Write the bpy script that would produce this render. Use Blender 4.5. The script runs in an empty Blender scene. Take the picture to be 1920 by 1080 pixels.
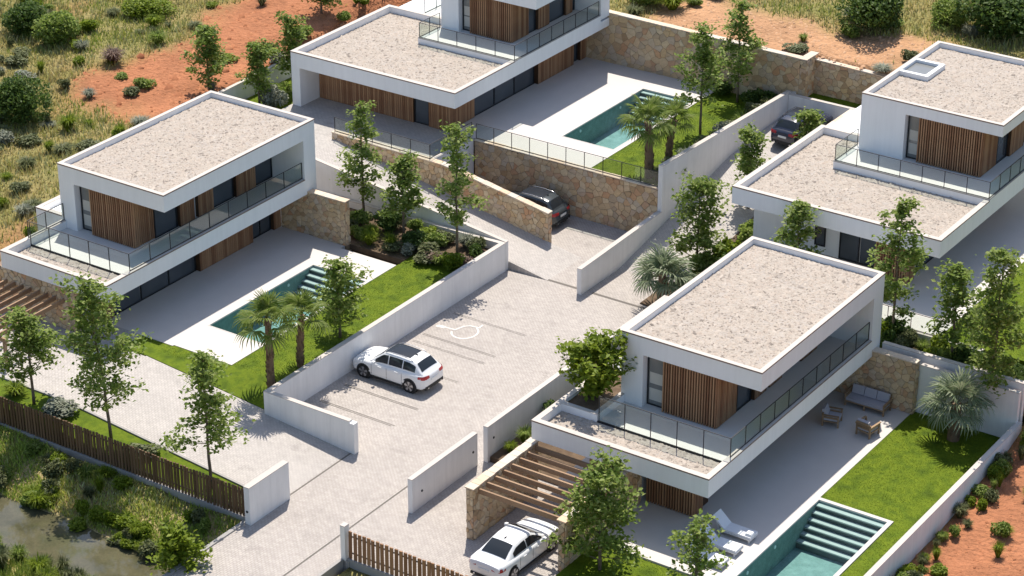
import bpy, bmesh, math, random
import numpy as np
from mathutils import Vector, Matrix

random.seed(7)
RNG = np.random.default_rng(7)
SC = bpy.context.scene
COL = SC.collection

# ------------------------------------------------------------------ camera, sky, sun, exposure
cam_d = bpy.data.cameras.new('camera')
cam_o = bpy.data.objects.new('camera', cam_d)
COL.objects.link(cam_o)
YAW, PITCH = -0.5968, 0.4627
CAM = Vector((74.04, -78.823, 54.669))
fwd = Vector((math.sin(YAW) * math.cos(PITCH), math.cos(YAW) * math.cos(PITCH), -math.sin(PITCH)))
rgt = Vector((math.cos(YAW), -math.sin(YAW), 0.0))
upv = rgt.cross(fwd)
M = Matrix((rgt, upv, -fwd)).transposed().to_4x4()
M.translation = CAM
cam_o.matrix_world = M
cam_d.sensor_width = 36.0
cam_d.lens = 4520.13 / 1920.0 * 36.0
cam_d.clip_start = 1.0
cam_d.clip_end = 5000.0
SC.camera = cam_o

SUN_EL, SUN_AZ = math.radians(62.0), math.radians(-31.0)       # azimuth from +Y towards +X
w = bpy.data.worlds.new('World')
SC.world = w
w.use_nodes = True
nt = w.node_tree
sky = nt.nodes.new('ShaderNodeTexSky')
sky.sky_type = 'NISHITA'
sky.sun_disc = False
sky.sun_elevation = SUN_EL
sky.sun_rotation = SUN_AZ
sky.air_density = 1.0
sky.dust_density = 1.2
sky.ozone_density = 1.0
bg = nt.nodes['Background']
bg.inputs['Strength'].default_value = 0.135
nt.links.new(sky.outputs[0], bg.inputs['Color'])

sun_d = bpy.data.lights.new('sun', 'SUN')
sun_d.energy = 4.8
sun_d.angle = math.radians(0.5)
sun_d.color = (1.0, 0.94, 0.845)
sun_o = bpy.data.objects.new('sun', sun_d)
COL.objects.link(sun_o)
sdir = Vector((math.sin(SUN_AZ) * math.cos(SUN_EL), math.cos(SUN_AZ) * math.cos(SUN_EL), math.sin(SUN_EL)))
sun_o.rotation_euler = sdir.to_track_quat('Z', 'Y').to_euler()
sun_o.location = (0, 0, 80)

SC.view_settings.view_transform = 'Standard'
SC.view_settings.look = 'None'
SC.view_settings.gamma = 1.0
SC.view_settings.use_curve_mapping = False
SC.view_settings.exposure = 0.36

# ------------------------------------------------------------------ materials
def nodes_of(m):
    m.use_nodes = True
    return m.node_tree, m.node_tree.nodes['Principled BSDF']

def mat(name, col, rough=0.7, var=0.0, scale=4.0, bump=0.0, bscale=60.0, spec=0.3, island=0.0, objrand=0.0,
        metallic=0.0, stain=0.0, streak=0.0):
    """plain procedural surface: base colour with noise mottling, optional bump, per-island or per-object variation"""
    m = bpy.data.materials.new(name)
    t, b = nodes_of(m)
    n, l = t.nodes, t.links
    b.inputs['Roughness'].default_value = rough
    b.inputs['Specular IOR Level'].default_value = spec
    b.inputs['Metallic'].default_value = metallic
    b.inputs['Base Color'].default_value = (*col, 1)
    tc = n.new('ShaderNodeTexCoord')
    cur = None
    fac_nodes = []
    if var:
        nz = n.new('ShaderNodeTexNoise'); nz.inputs['Scale'].default_value = scale
        nz.inputs['Detail'].default_value = 5.0
        l.new(tc.outputs['Object'], nz.inputs['Vector'])
        fac_nodes.append((nz.outputs['Fac'], var, 0.5))
    if stain:
        nz = n.new('ShaderNodeTexNoise'); nz.inputs['Scale'].default_value = 0.55
        nz.inputs['Detail'].default_value = 6.0; nz.inputs['Roughness'].default_value = 0.65
        l.new(tc.outputs['Object'], nz.inputs['Vector'])
        fac_nodes.append((nz.outputs['Fac'], stain, 0.5))
    if island:
        g = n.new('ShaderNodeNewGeometry')
        fac_nodes.append((g.outputs['Random Per Island'], island, 0.5))
    if streak:
        mp = n.new('ShaderNodeMapping'); mp.inputs['Scale'].default_value = (2.6, 2.6, 0.16)
        l.new(tc.outputs['Object'], mp.inputs['Vector'])
        nz = n.new('ShaderNodeTexNoise'); nz.inputs['Scale'].default_value = 1.4; nz.inputs['Detail'].default_value = 7.0; nz.inputs['Roughness'].default_value = 0.7
        l.new(mp.outputs[0], nz.inputs['Vector'])
        fac_nodes.append((nz.outputs['Fac'], streak, 0.5))
    if objrand:
        oi = n.new('ShaderNodeObjectInfo')
        fac_nodes.append((oi.outputs['Random'], objrand, 0.5))
    if fac_nodes:
        val = None
        for out, amt, mid in fac_nodes:
            ma = n.new('ShaderNodeMath'); ma.operation = 'SUBTRACT'; ma.inputs[1].default_value = mid
            l.new(out, ma.inputs[0])
            mb = n.new('ShaderNodeMath'); mb.operation = 'MULTIPLY_ADD'
            mb.inputs[1].default_value = amt * 2
            l.new(ma.outputs[0], mb.inputs[0])
            if val is None: mb.inputs[2].default_value = 1.0
            else: l.new(val, mb.inputs[2])
            val = mb.outputs[0]
        mx = n.new('ShaderNodeVectorMath'); mx.operation = 'SCALE'
        mx.inputs[0].default_value = col
        l.new(val, mx.inputs['Scale'])
        l.new(mx.outputs[0], b.inputs['Base Color'])
    if bump:
        nb = n.new('ShaderNodeTexNoise'); nb.inputs['Scale'].default_value = bscale; nb.inputs['Detail'].default_value = 4.0
        l.new(tc.outputs['Object'], nb.inputs['Vector'])
        bp = n.new('ShaderNodeBump'); bp.inputs['Strength'].default_value = bump; bp.inputs['Distance'].default_value = 0.02
        l.new(nb.outputs['Fac'], bp.inputs['Height'])
        l.new(bp.outputs[0], b.inputs['Normal'])
    return m

def ramp_mat(name, cols, rough=0.85, source='island', nscale=1.0, bump=0.0, bscale=40, spec=0.2, vary=0.25):
    """colour picked from a list, per island / per object, with noise mottling"""
    m = bpy.data.materials.new(name)
    t, b = nodes_of(m); n, l = t.nodes, t.links
    b.inputs['Roughness'].default_value = rough
    b.inputs['Specular IOR Level'].default_value = spec
    r = n.new('ShaderNodeValToRGB'); r.color_ramp.interpolation = 'LINEAR'
    el = r.color_ramp.elements
    el[0].position = 0; el[0].color = (*cols[0], 1)
    el[1].position = 1; el[1].color = (*cols[-1], 1)
    for i, c in enumerate(cols[1:-1], 1):
        e = el.new(i / (len(cols) - 1)); e.color = (*c, 1)
    tc = n.new('ShaderNodeTexCoord')
    if source == 'island':
        src = n.new('ShaderNodeNewGeometry').outputs['Random Per Island']
    elif source == 'object':
        src = n.new('ShaderNodeObjectInfo').outputs['Random']
    else:
        nz = n.new('ShaderNodeTexNoise'); nz.inputs['Scale'].default_value = nscale; nz.inputs['Detail'].default_value = 6
        l.new(tc.outputs['Object'], nz.inputs['Vector'])
        mr = n.new('ShaderNodeMapRange'); mr.inputs[1].default_value = 0.3; mr.inputs[2].default_value = 0.7
        l.new(nz.outputs['Fac'], mr.inputs[0]); src = mr.outputs[0]
    l.new(src, r.inputs['Fac'])
    n2 = n.new('ShaderNodeTexNoise'); n2.inputs['Scale'].default_value = 9.0; n2.inputs['Detail'].default_value = 5
    l.new(tc.outputs['Object'], n2.inputs['Vector'])
    ma = n.new('ShaderNodeMath'); ma.operation = 'MULTIPLY_ADD'; ma.inputs[1].default_value = vary * 2; ma.inputs[2].default_value = 1 - vary
    l.new(n2.outputs['Fac'], ma.inputs[0])
    vs = n.new('ShaderNodeVectorMath'); vs.operation = 'SCALE'
    l.new(r.outputs['Color'], vs.inputs[0]); l.new(ma.outputs[0], vs.inputs['Scale'])
    l.new(vs.outputs[0], b.inputs['Base Color'])
    if bump:
        nb = n.new('ShaderNodeTexNoise'); nb.inputs['Scale'].default_value = bscale; nb.inputs['Detail'].default_value = 4
        l.new(tc.outputs['Object'], nb.inputs['Vector'])
        bp = n.new('ShaderNodeBump'); bp.inputs['Strength'].default_value = bump; bp.inputs['Distance'].default_value = 0.03
        l.new(nb.outputs['Fac'], bp.inputs['Height']); l.new(bp.outputs[0], b.inputs['Normal'])
    return m

def leaf_mat(name, cols, trans=0.35, rough=0.55, source='island'):
    m = bpy.data.materials.new(name)
    m.use_nodes = True
    t = m.node_tree; n, l = t.nodes, t.links
    b = n['Principled BSDF']; out = n['Material Output']
    b.inputs['Roughness'].default_value = rough
    b.inputs['Specular IOR Level'].default_value = 0.25
    r = n.new('ShaderNodeValToRGB')
    el = r.color_ramp.elements
    el[0].color = (*cols[0], 1); el[1].color = (*cols[-1], 1)
    for i, c in enumerate(cols[1:-1], 1):
        e = el.new(i / (len(cols) - 1)); e.color = (*c, 1)
    if source == 'island':
        l.new(n.new('ShaderNodeNewGeometry').outputs['Random Per Island'], r.inputs['Fac'])
        colout = r.outputs['Color']
    else:
        at = n.new('ShaderNodeAttribute'); at.attribute_name = 'tint'
        colout = at.outputs['Color']
    l.new(colout, b.inputs['Base Color'])
    tr = n.new('ShaderNodeBsdfTranslucent'); l.new(colout, tr.inputs['Color'])
    mx = n.new('ShaderNodeMixShader'); mx.inputs[0].default_value = trans
    l.new(b.outputs[0], mx.inputs[1]); l.new(tr.outputs[0], mx.inputs[2])
    l.new(mx.outputs[0], out.inputs['Surface'])
    return m

def paver_mat(name, c1, c2, cm, sx=0.22, sy=0.11, mortar=0.012, big=0.10):
    m = bpy.data.materials.new(name)
    t, b = nodes_of(m); n, l = t.nodes, t.links
    b.inputs['Roughness'].default_value = 0.85; b.inputs['Specular IOR Level'].default_value = 0.2
    tc = n.new('ShaderNodeTexCoord')
    br = n.new('ShaderNodeTexBrick')
    br.inputs['Scale'].default_value = 1.0
    br.inputs['Brick Width'].default_value = sx; br.inputs['Row Height'].default_value = sy
    br.inputs['Mortar Size'].default_value = mortar; br.inputs['Mortar Smooth'].default_value = 0.2
    br.inputs['Color1'].default_value = (*c1, 1); br.inputs['Color2'].default_value = (*c2, 1); br.inputs['Mortar'].default_value = (*cm, 1)
    l.new(tc.outputs['Object'], br.inputs['Vector'])
    nz = n.new('ShaderNodeTexNoise'); nz.inputs['Scale'].default_value = 0.45; nz.inputs['Detail'].default_value = 8; nz.inputs['Roughness'].default_value = 0.6
    l.new(tc.outputs['Object'], nz.inputs['Vector'])
    n3 = n.new('ShaderNodeTexNoise'); n3.inputs['Scale'].default_value = 3.5; n3.inputs['Detail'].default_value = 6
    l.new(tc.outputs['Object'], n3.inputs['Vector'])
    ad = n.new('ShaderNodeMath'); ad.operation = 'ADD'; l.new(nz.outputs['Fac'], ad.inputs[0]); l.new(n3.outputs['Fac'], ad.inputs[1])
    ma = n.new('ShaderNodeMath'); ma.operation = 'MULTIPLY_ADD'; ma.inputs[1].default_value = big * 2; ma.inputs[2].default_value = 1 - big * 2
    l.new(ad.outputs[0], ma.inputs[0])
    n4 = n.new('ShaderNodeTexNoise'); n4.inputs['Scale'].default_value = 0.8; n4.inputs['Detail'].default_value = 9; n4.inputs['Roughness'].default_value = 0.72
    l.new(tc.outputs['Object'], n4.inputs['Vector'])
    mr = n.new('ShaderNodeMapRange'); mr.inputs[1].default_value = 0.56; mr.inputs[2].default_value = 0.74; mr.inputs[3].default_value = 1.0; mr.inputs[4].default_value = 0.72
    l.new(n4.outputs['Fac'], mr.inputs[0])
    mm = n.new('ShaderNodeMath'); mm.operation = 'MULTIPLY'; l.new(ma.outputs[0], mm.inputs[0]); l.new(mr.outputs[0], mm.inputs[1])
    vs = n.new('ShaderNodeVectorMath'); vs.operation = 'SCALE'
    l.new(br.outputs['Color'], vs.inputs[0]); l.new(mm.outputs[0], vs.inputs['Scale'])
    l.new(vs.outputs[0], b.inputs['Base Color'])
    bp = n.new('ShaderNodeBump'); bp.inputs['Strength'].default_value = 0.5; bp.inputs['Distance'].default_value = 0.01; bp.invert = True
    l.new(br.outputs['Fac'], bp.inputs['Height']); l.new(bp.outputs[0], b.inputs['Normal'])
    return m

def glass_mat(name, tint, alpha_mix=0.12, rough=0.03, fres=0.0):
    m = bpy.data.materials.new(name); m.use_nodes = True
    t = m.node_tree; n, l = t.nodes, t.links
    n.remove(n['Principled BSDF']); out = n['Material Output']
    tr = n.new('ShaderNodeBsdfTransparent'); tr.inputs['Color'].default_value = (*tint, 1)
    gl = n.new('ShaderNodeBsdfGlossy'); gl.inputs['Roughness'].default_value = rough
    fr = n.new('ShaderNodeLayerWeight'); fr.inputs['Blend'].default_value = 0.12
    ma = n.new('ShaderNodeMath'); ma.operation = 'MULTIPLY_ADD'; ma.inputs[1].default_value = fres; ma.inputs[2].default_value = alpha_mix; ma.use_clamp = True
    l.new(fr.outputs['Fresnel'], ma.inputs[0])
    mx = n.new('ShaderNodeMixShader'); l.new(ma.outputs[0], mx.inputs[0]); l.new(tr.outputs[0], mx.inputs[1]); l.new(gl.outputs[0], mx.inputs[2])
    l.new(mx.outputs[0], out.inputs['Surface'])
    return m

def water_mat(name, tint, wave=3.0, strength=0.15, refl=0.02):
    m = glass_mat(name, tint, refl, 0.02, 0.8)
    t = m.node_tree; n, l = t.nodes, t.links
    tc = n.new('ShaderNodeTexCoord'); nz = n.new('ShaderNodeTexNoise'); nz.inputs['Scale'].default_value = wave; nz.inputs['Detail'].default_value = 3
    l.new(tc.outputs['Object'], nz.inputs['Vector'])
    bp = n.new('ShaderNodeBump'); bp.inputs['Strength'].default_value = strength; bp.inputs['Distance'].default_value = 0.05
    l.new(nz.outputs['Fac'], bp.inputs['Height'])
    for x in n:
        if x.type in ('BSDF_GLOSSY', 'LAYER_WEIGHT'): l.new(bp.outputs[0], x.inputs['Normal'])
    return m

def wood_mat(name, c1, c2, rough=0.7):
    m = bpy.data.materials.new(name)
    t, b = nodes_of(m); n, l = t.nodes, t.links
    b.inputs['Roughness'].default_value = rough; b.inputs['Specular IOR Level'].default_value = 0.2
    tc = n.new('ShaderNodeTexCoord'); mp = n.new('ShaderNodeMapping'); mp.inputs['Scale'].default_value = (14, 14, 1.2)
    l.new(tc.outputs['Object'], mp.inputs['Vector'])
    nz = n.new('ShaderNodeTexNoise'); nz.inputs['Scale'].default_value = 1.5; nz.inputs['Detail'].default_value = 5
    l.new(mp.outputs[0], nz.inputs['Vector'])
    oi = n.new('ShaderNodeObjectInfo')
    ad = n.new('ShaderNodeMath'); ad.operation = 'MULTIPLY_ADD'; ad.inputs[1].default_value = 0.9
    l.new(oi.outputs['Random'], ad.inputs[0]); 
    sb = n.new('ShaderNodeMath'); sb.operation = 'SUBTRACT'; sb.inputs[1].default_value = 0.45
    l.new(nz.outputs['Fac'], sb.inputs[0]); l.new(sb.outputs[0], ad.inputs[2])
    mx = n.new('ShaderNodeMix'); mx.data_type = 'RGBA'; mx.clamp_factor = True
    l.new(ad.outputs[0], mx.inputs['Factor'])
    mx.inputs['A'].default_value = (*c1, 1); mx.inputs['B'].default_value = (*c2, 1)
    l.new(mx.outputs['Result'], b.inputs['Base Color'])
    return m

MAT = {}
MAT['white'] = mat('white_render', (0.80, 0.80, 0.80), 0.75, var=0.02, scale=1.5, bump=0.05, bscale=30, stain=0.06, streak=0.09)
MAT['white_wall'] = mat('garden_wall_render', (0.74, 0.725, 0.705), 0.8, var=0.04, scale=2.0, bump=0.08, bscale=25, stain=0.13, streak=0.17)
MAT['coping'] = mat('coping_concrete', (0.52, 0.47, 0.425), 0.8, var=0.06, scale=3, bump=0.05, stain=0.08)
MAT['drip'] = mat('metal_drip_edge', (0.20, 0.15, 0.125), 0.5, metallic=0.3)
MAT['soffit'] = mat('soffit_plaster', (0.62, 0.62, 0.62), 0.8)
MAT['deck'] = mat('deck_tile', (0.62, 0.60, 0.57), 0.6, var=0.04, scale=2, stain=0.05)
MAT['patio'] = mat('patio_concrete', (0.565, 0.525, 0.49), 0.7, var=0.04, scale=1.2, bump=0.03, bscale=20, stain=0.06)
MAT['curb'] = mat('curb_concrete', (0.33, 0.31, 0.29), 0.85, var=0.1, scale=3)
MAT['drain'] = mat('drain_grate', (0.13, 0.115, 0.10), 0.8, var=0.15, scale=5)
MAT['gravel_bed'] = ramp_mat('gravel_bed', [(0.31, 0.27, 0.235), (0.39, 0.345, 0.305), (0.385, 0.335, 0.285), (0.34, 0.30, 0.26)], source='noise', nscale=0.8, bump=0.6, bscale=18)
MAT['pebble'] = ramp_mat('gravel_pebble', [(0.20, 0.17, 0.145), (0.39, 0.335, 0.285), (0.47, 0.41, 0.35), (0.40, 0.33, 0.275), (0.42, 0.365, 0.305)], source='island', vary=0.12)
MAT['road'] = paver_mat('road_pavers', (0.47, 0.425, 0.385), (0.40, 0.36, 0.33), (0.27, 0.24, 0.215), 0.21, 0.105, 0.012, 0.16)
MAT['drive'] = paver_mat('driveway_pavers', (0.50, 0.46, 0.425), (0.44, 0.405, 0.375), (0.30, 0.27, 0.245), 0.21, 0.105, 0.010, 0.14)
MAT['terrace'] = paver_mat('terrace_pavers', (0.47, 0.435, 0.40), (0.42, 0.39, 0.36), (0.28, 0.26, 0.24), 0.3, 0.15, 0.010, 0.10)
MAT['paint'] = mat('road_paint', (0.66, 0.63, 0.59), 0.7, var=0.2, scale=6)
MAT['lawn'] = ramp_mat('lawn_turf', [(0.055, 0.09, 0.003), (0.085, 0.13, 0.004), (0.12, 0.165, 0.006), (0.075, 0.118, 0.004)], source='noise', nscale=1.3, bump=0.35, bscale=110, vary=0.3)
MAT['soil'] = ramp_mat('planting_soil', [(0.10, 0.065, 0.04), (0.16, 0.11, 0.07)], source='noise', nscale=2, bump=0.8, bscale=20)
MAT['stone'] = ramp_mat('rubble_stone', [(0.40, 0.26, 0.145), (0.58, 0.42, 0.255), (0.66, 0.52, 0.345), (0.44, 0.335, 0.23), (0.60, 0.42, 0.235), (0.52, 0.43, 0.33), (0.53, 0.30, 0.165), (0.62, 0.48, 0.31)], source='object', bump=0.7, bscale=14, vary=0.22)
MAT['mortar'] = mat('wall_mortar', (0.27, 0.195, 0.13), 0.9, var=0.15, scale=4, bump=0.3)
MAT['stone_cap'] = ramp_mat('stone_coping', [(0.60, 0.42, 0.28), (0.66, 0.55, 0.43), (0.56, 0.50, 0.43), (0.64, 0.47, 0.33)], source='object', bump=0.3, bscale=12, vary=0.12)
MAT['wood'] = wood_mat('timber_slat', (0.22, 0.105, 0.055), (0.42, 0.245, 0.135))
MAT['wood_dark'] = wood_mat('timber_backing', (0.06, 0.03, 0.017), (0.09, 0.048, 0.026))
MAT['fence_wood'] = wood_mat('fence_slat', (0.10, 0.058, 0.032), (0.19, 0.115, 0.065))
MAT['gate_wood'] = wood_mat('gate_slat', (0.22, 0.115, 0.06), (0.34, 0.19, 0.10))
MAT['beam'] = wood_mat('pergola_beam', (0.26, 0.16, 0.095), (0.40, 0.265, 0.165))
MAT['teak'] = wood_mat('teak_frame', (0.24, 0.155, 0.09), (0.36, 0.24, 0.145))
MAT['frame'] = mat('window_frame', (0.016, 0.017, 0.020), 0.45, spec=0.4)
MAT['rail'] = mat('railing_metal', (0.045, 0.045, 0.045), 0.45, metallic=0.3, spec=0.4)
MAT['pane'] = mat('window_pane', (0.075, 0.085, 0.098), 0.07, var=0.5, scale=0.5, spec=0.8)
MAT['pane_pale'] = mat('window_pane_blind', (0.20, 0.20, 0.19), 0.15, var=0.15, scale=1.2, spec=0.6)
MAT['blind'] = mat('window_blind', (0.55, 0.52, 0.46), 0.8)
MAT['glass'] = glass_mat('railing_glass', (0.88, 0.915, 0.90), 0.05)
MAT['pool_tile'] = ramp_mat('pool_tile', [(0.16, 0.255, 0.24), (0.235, 0.345, 0.325)], source='noise', nscale=2.5, vary=0.25)  # noise mottling paints caustic-like ripple light into the tile colour
MAT['pool_step'] = mat('pool_step_stone', (0.46, 0.47, 0.455), 0.7, var=0.08, scale=3)
MAT['pool_water'] = water_mat('pool_water', (0.80, 0.93, 0.92), 5.0, 0.35)
MAT['riser'] = mat('pool_riser_tile', (0.085, 0.115, 0.115), 0.5, var=0.1)
MAT['light_lens'] = mat('pool_light_lens', (0.8, 0.85, 0.85), 0.3)
MAT['stream'] = ramp_mat('stream_water', [(0.058, 0.056, 0.030), (0.105, 0.095, 0.055), (0.075, 0.078, 0.042)], source='noise', nscale=0.6, rough=0.06, spec=0.5, bump=0.03, bscale=3)
MAT['bark'] = ramp_mat('tree_bark', [(0.13, 0.095, 0.065), (0.21, 0.165, 0.12)], source='noise', nscale=6, bump=0.5, bscale=25)
MAT['leaf'] = leaf_mat('tree_leaf', [(0.11, 0.175, 0.026), (0.19, 0.275, 0.046), (0.28, 0.35, 0.075), (0.36, 0.41, 0.14)], 0.52)
MAT['leaf_dark'] = leaf_mat('shrub_leaf_dark', [(0.048, 0.090, 0.018), (0.085, 0.14, 0.026), (0.13, 0.19, 0.04)], 0.4)
MAT['leaf_bright'] = leaf_mat('leaf_bright', [(0.12, 0.175, 0.012), (0.20, 0.27, 0.020), (0.28, 0.34, 0.035)], 0.48)
MAT['leaf_olive'] = leaf_mat('leaf_olive', [(0.085, 0.10, 0.035), (0.13, 0.15, 0.06), (0.19, 0.20, 0.09)], 0.3)
MAT['leaf_grey'] = leaf_mat('leaf_grey', [(0.17, 0.19, 0.13), (0.25, 0.27, 0.20), (0.30, 0.30, 0.23)], 0.25)
MAT['leaf_purple'] = leaf_mat('leaf_purple', [(0.14, 0.085, 0.075), (0.22, 0.15, 0.12), (0.28, 0.21, 0.15)], 0.3)
MAT['palm'] = leaf_mat('palm_frond', [(0.11, 0.17, 0.025), (0.18, 0.24, 0.045), (0.27, 0.31, 0.10)], 0.4)
MAT['palm_blue'] = leaf_mat('palm_frond_silver', [(0.14, 0.19, 0.095), (0.22, 0.27, 0.15), (0.34, 0.37, 0.24)], 0.35)
MAT['palm_trunk'] = ramp_mat('palm_trunk', [(0.12, 0.075, 0.045), (0.22, 0.15, 0.095)], source='island', bump=0.6, bscale=20)
MAT['grass'] = leaf_mat('field_grass', [(0.3, 0.25, 0.1), (0.2, 0.22, 0.06)], 0.3, source='attr')
MAT['cushion'] = mat('cushion_fabric', (0.42, 0.40, 0.43), 0.9, var=0.06, scale=8, bump=0.1, bscale=50)
MAT['lounger_fabric'] = mat('lounger_fabric', (0.74, 0.74, 0.76), 0.85, var=0.03, scale=8)
MAT['lounger_frame'] = mat('lounger_frame', (0.62, 0.62, 0.62), 0.5)
MAT['towel'] = mat('white_towel', (0.82, 0.82, 0.82), 0.95, bump=0.2, bscale=80)
MAT['car_white'] = mat('car_paint_white', (0.78, 0.78, 0.78), 0.22, spec=0.6)
MAT['car_grey'] = mat('car_paint_grey', (0.045, 0.055, 0.062), 0.22, spec=0.7)
MAT['car_navy'] = mat('car_paint_navy', (0.028, 0.033, 0.055), 0.2, spec=0.7)
MAT['car_glass'] = mat('car_glass', (0.018, 0.022, 0.026), 0.05, spec=0.5)
MAT['roof_glass'] = mat('car_roof_glass', (0.022, 0.026, 0.034), 0.25, spec=0.2)
MAT['tyre'] = mat('tyre_rubber', (0.018, 0.018, 0.018), 0.85)
MAT['trim'] = mat('black_plastic', (0.025, 0.025, 0.026), 0.6)
MAT['alloy'] = mat('alloy_rim', (0.50, 0.50, 0.52), 0.35, metallic=0.8)
MAT['alloy_dark'] = mat('alloy_rim_dark', (0.08, 0.08, 0.085), 0.35, metallic=0.6)
MAT['chrome'] = mat('chrome_trim', (0.65, 0.65, 0.67), 0.2, metallic=0.9)
MAT['lamp_red'] = mat('tail_light', (0.42, 0.02, 0.025), 0.2, spec=0.6)
MAT['lamp_clear'] = mat('head_light', (0.55, 0.57, 0.60), 0.15, spec=0.8)
MAT['plate'] = mat('number_plate', (0.75, 0.75, 0.73), 0.6)

# ------------------------------------------------------------------ mesh helpers
def tag(o, label=None, cat=None, group=None, kind=None):
    if label: o['label'] = label
    if cat: o['category'] = cat
    if group: o['group'] = group
    if kind: o['kind'] = kind
    return o

def thing(name, label, cat, loc=(0, 0, 0), rotz=0.0, group=None):
    o = bpy.data.objects.new(name, None)
    o.empty_display_size = 0.2
    COL.objects.link(o)
    o.location = loc
    o.rotation_euler = (0, 0, rotz)
    tag(o, label, cat, group)
    return o

def root_of(o):
    while o.parent: o = o.parent
    return o

def link(name, me, parent=None, loc=(0, 0, 0), rot=None):
    o = bpy.data.objects.new(name, me)
    COL.objects.link(o)
    if parent: o.parent = parent
    o.location = loc
    if rot: o.rotation_euler = rot
    return o

class MB:
    """collects faces; build() makes ONE mesh object.  World coordinates are turned into the root's frame."""
    def __init__(s): s.v, s.f, s.mi = [], [], []
    def add(s, vs, fs, mi=0):
        o = len(s.v); s.v += [tuple(p) for p in vs]
        for f in fs: s.f.append([i + o for i in f]); s.mi.append(mi)
        return s
    def box(s, x0, x1, y0, y1, z0, z1, mi=0):
        v = [(x0, y0, z0), (x1, y0, z0), (x1, y1, z0), (x0, y1, z0), (x0, y0, z1), (x1, y0, z1), (x1, y1, z1), (x0, y1, z1)]
        return s.add(v, [(3, 2, 1, 0), (4, 5, 6, 7), (0, 1, 5, 4), (1, 2, 6, 5), (2, 3, 7, 6), (3, 0, 4, 7)], mi)
    def prism(s, poly, z0, z1, mi=0):
        """poly: list of (x,y) counter-clockwise, z0/z1 numbers or lists"""
        n = len(poly)
        a = z0 if isinstance(z0, (list, tuple)) else [z0] * n
        b = z1 if isinstance(z1, (list, tuple)) else [z1] * n
        v = [(p[0], p[1], a[i]) for i, p in enumerate(poly)] + [(p[0], p[1], b[i]) for i, p in enumerate(poly)]
        f = [list(range(n))[::-1], list(range(n, 2 * n))] + [(i, (i + 1) % n, n + (i + 1) % n, n + i) for i in range(n)]
        return s.add(v, f, mi)
    def bar(s, p, q, w, h, mi=0):
        """rectangular bar from p to q, width w (horizontal), height h (vertical, centred)"""
        p, q = Vector(p), Vector(q); d = (q - p).normalized()
        side = d.cross(Vector((0, 0, 1)))
        side = side.normalized() if side.length > 1e-6 else Vector((1, 0, 0))
        u = side.cross(d).normalized()
        v = []
        for c in (p, q):
            for a, b in ((-1, -1), (1, -1), (1, 1), (-1, 1)): v.append(c + side * (a * w / 2) + u * (b * h / 2))
        return s.add(v, [(0, 1, 2, 3), (7, 6, 5, 4), (0, 4, 5, 1), (1, 5, 6, 2), (2, 6, 7, 3), (3, 7, 4, 0)], mi)
    def tube(s, pts, rads, n=8, cap=True, mi=0):
        pts = [Vector(p) for p in pts]
        rings = []
        for i, p in enumerate(pts):
            d = (pts[min(i + 1, len(pts) - 1)] - pts[max(i - 1, 0)]).normalized()
            a = d.orthogonal().normalized() if abs(d.z) < 0.9 else Vector((1, 0, 0))
            a = (a - d * a.dot(d)).normalized(); b = d.cross(a)
            rings.append([p + (a * math.cos(2 * math.pi * k / n) + b * math.sin(2 * math.pi * k / n)) * rads[i] for k in range(n)])
        v = [q for r in rings for q in r]; f = []
        for i in range(len(pts) - 1):
            for k in range(n):
                f.append((i * n + k, i * n + (k + 1) % n, (i + 1) * n + (k + 1) % n, (i + 1) * n + k))
        if cap: f += [list(range(n))[::-1], list(range((len(pts) - 1) * n, len(pts) * n))]
        return s.add(v, f, mi)
    def mesh(s, name, mats, off=(0, 0, 0), smooth=False, angle=None):
        me = bpy.data.meshes.new(name)
        ox, oy, oz = off
        me.from_pydata([(x - ox, y - oy, z - oz) for x, y, z in s.v], [], s.f)
        for m in (mats if isinstance(mats, (list, tuple)) else [mats]): me.materials.append(m)
        if max(s.mi, default=0) > 0: me.polygons.foreach_set('material_index', s.mi)
        if smooth:
            me.polygons.foreach_set('use_smooth', [True] * len(me.polygons))
            if angle: me.set_sharp_from_angle(angle=math.radians(angle))
        me.update()
        return me
    def build(s, name, mats, parent=None, smooth=False, angle=None, local=False):
        off = (0, 0, 0)
        if parent is not None and not local: off = root_of(parent).location
        return link(name, s.mesh(name, mats, off, smooth, angle), parent)

def fast_mesh(name, V, F, material, tint=None, smooth=False):
    """triangle mesh from numpy arrays"""
    V = np.asarray(V, np.float32); F = np.asarray(F, np.int32)
    me = bpy.data.meshes.new(name)
    me.vertices.add(len(V)); me.vertices.foreach_set('co', V.ravel())
    k = F.shape[1]
    me.loops.add(F.size); me.loops.foreach_set('vertex_index', F.ravel())
    me.polygons.add(len(F)); me.polygons.foreach_set('loop_start', np.arange(0, F.size, k, dtype=np.int32))
    if smooth: me.polygons.foreach_set('use_smooth', np.ones(len(F), bool))
    me.materials.append(material)
    if tint is not None:
        a = me.attributes.new('tint', 'FLOAT_COLOR', 'POINT')
        c = np.ones((len(V), 4), np.float32); c[:, :3] = tint
        a.data.foreach_set('color', c.ravel())
    me.update(calc_edges=True)
    return me

def struct(name, mb, m, smooth=False):
    return tag(mb.build(name, m, None, smooth), kind='structure')

def one_piece(name, mb, m, label, cat, group=None):
    """a thing that is one mesh, its origin at the middle of its base"""
    xs = [p[0] for p in mb.v]; ys = [p[1] for p in mb.v]; zs = [p[2] for p in mb.v]
    c = ((min(xs) + max(xs)) / 2, (min(ys) + max(ys)) / 2, min(zs))
    o = link(name, mb.mesh(name, m, c), None, c)
    return tag(o, label, cat, group)

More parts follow.
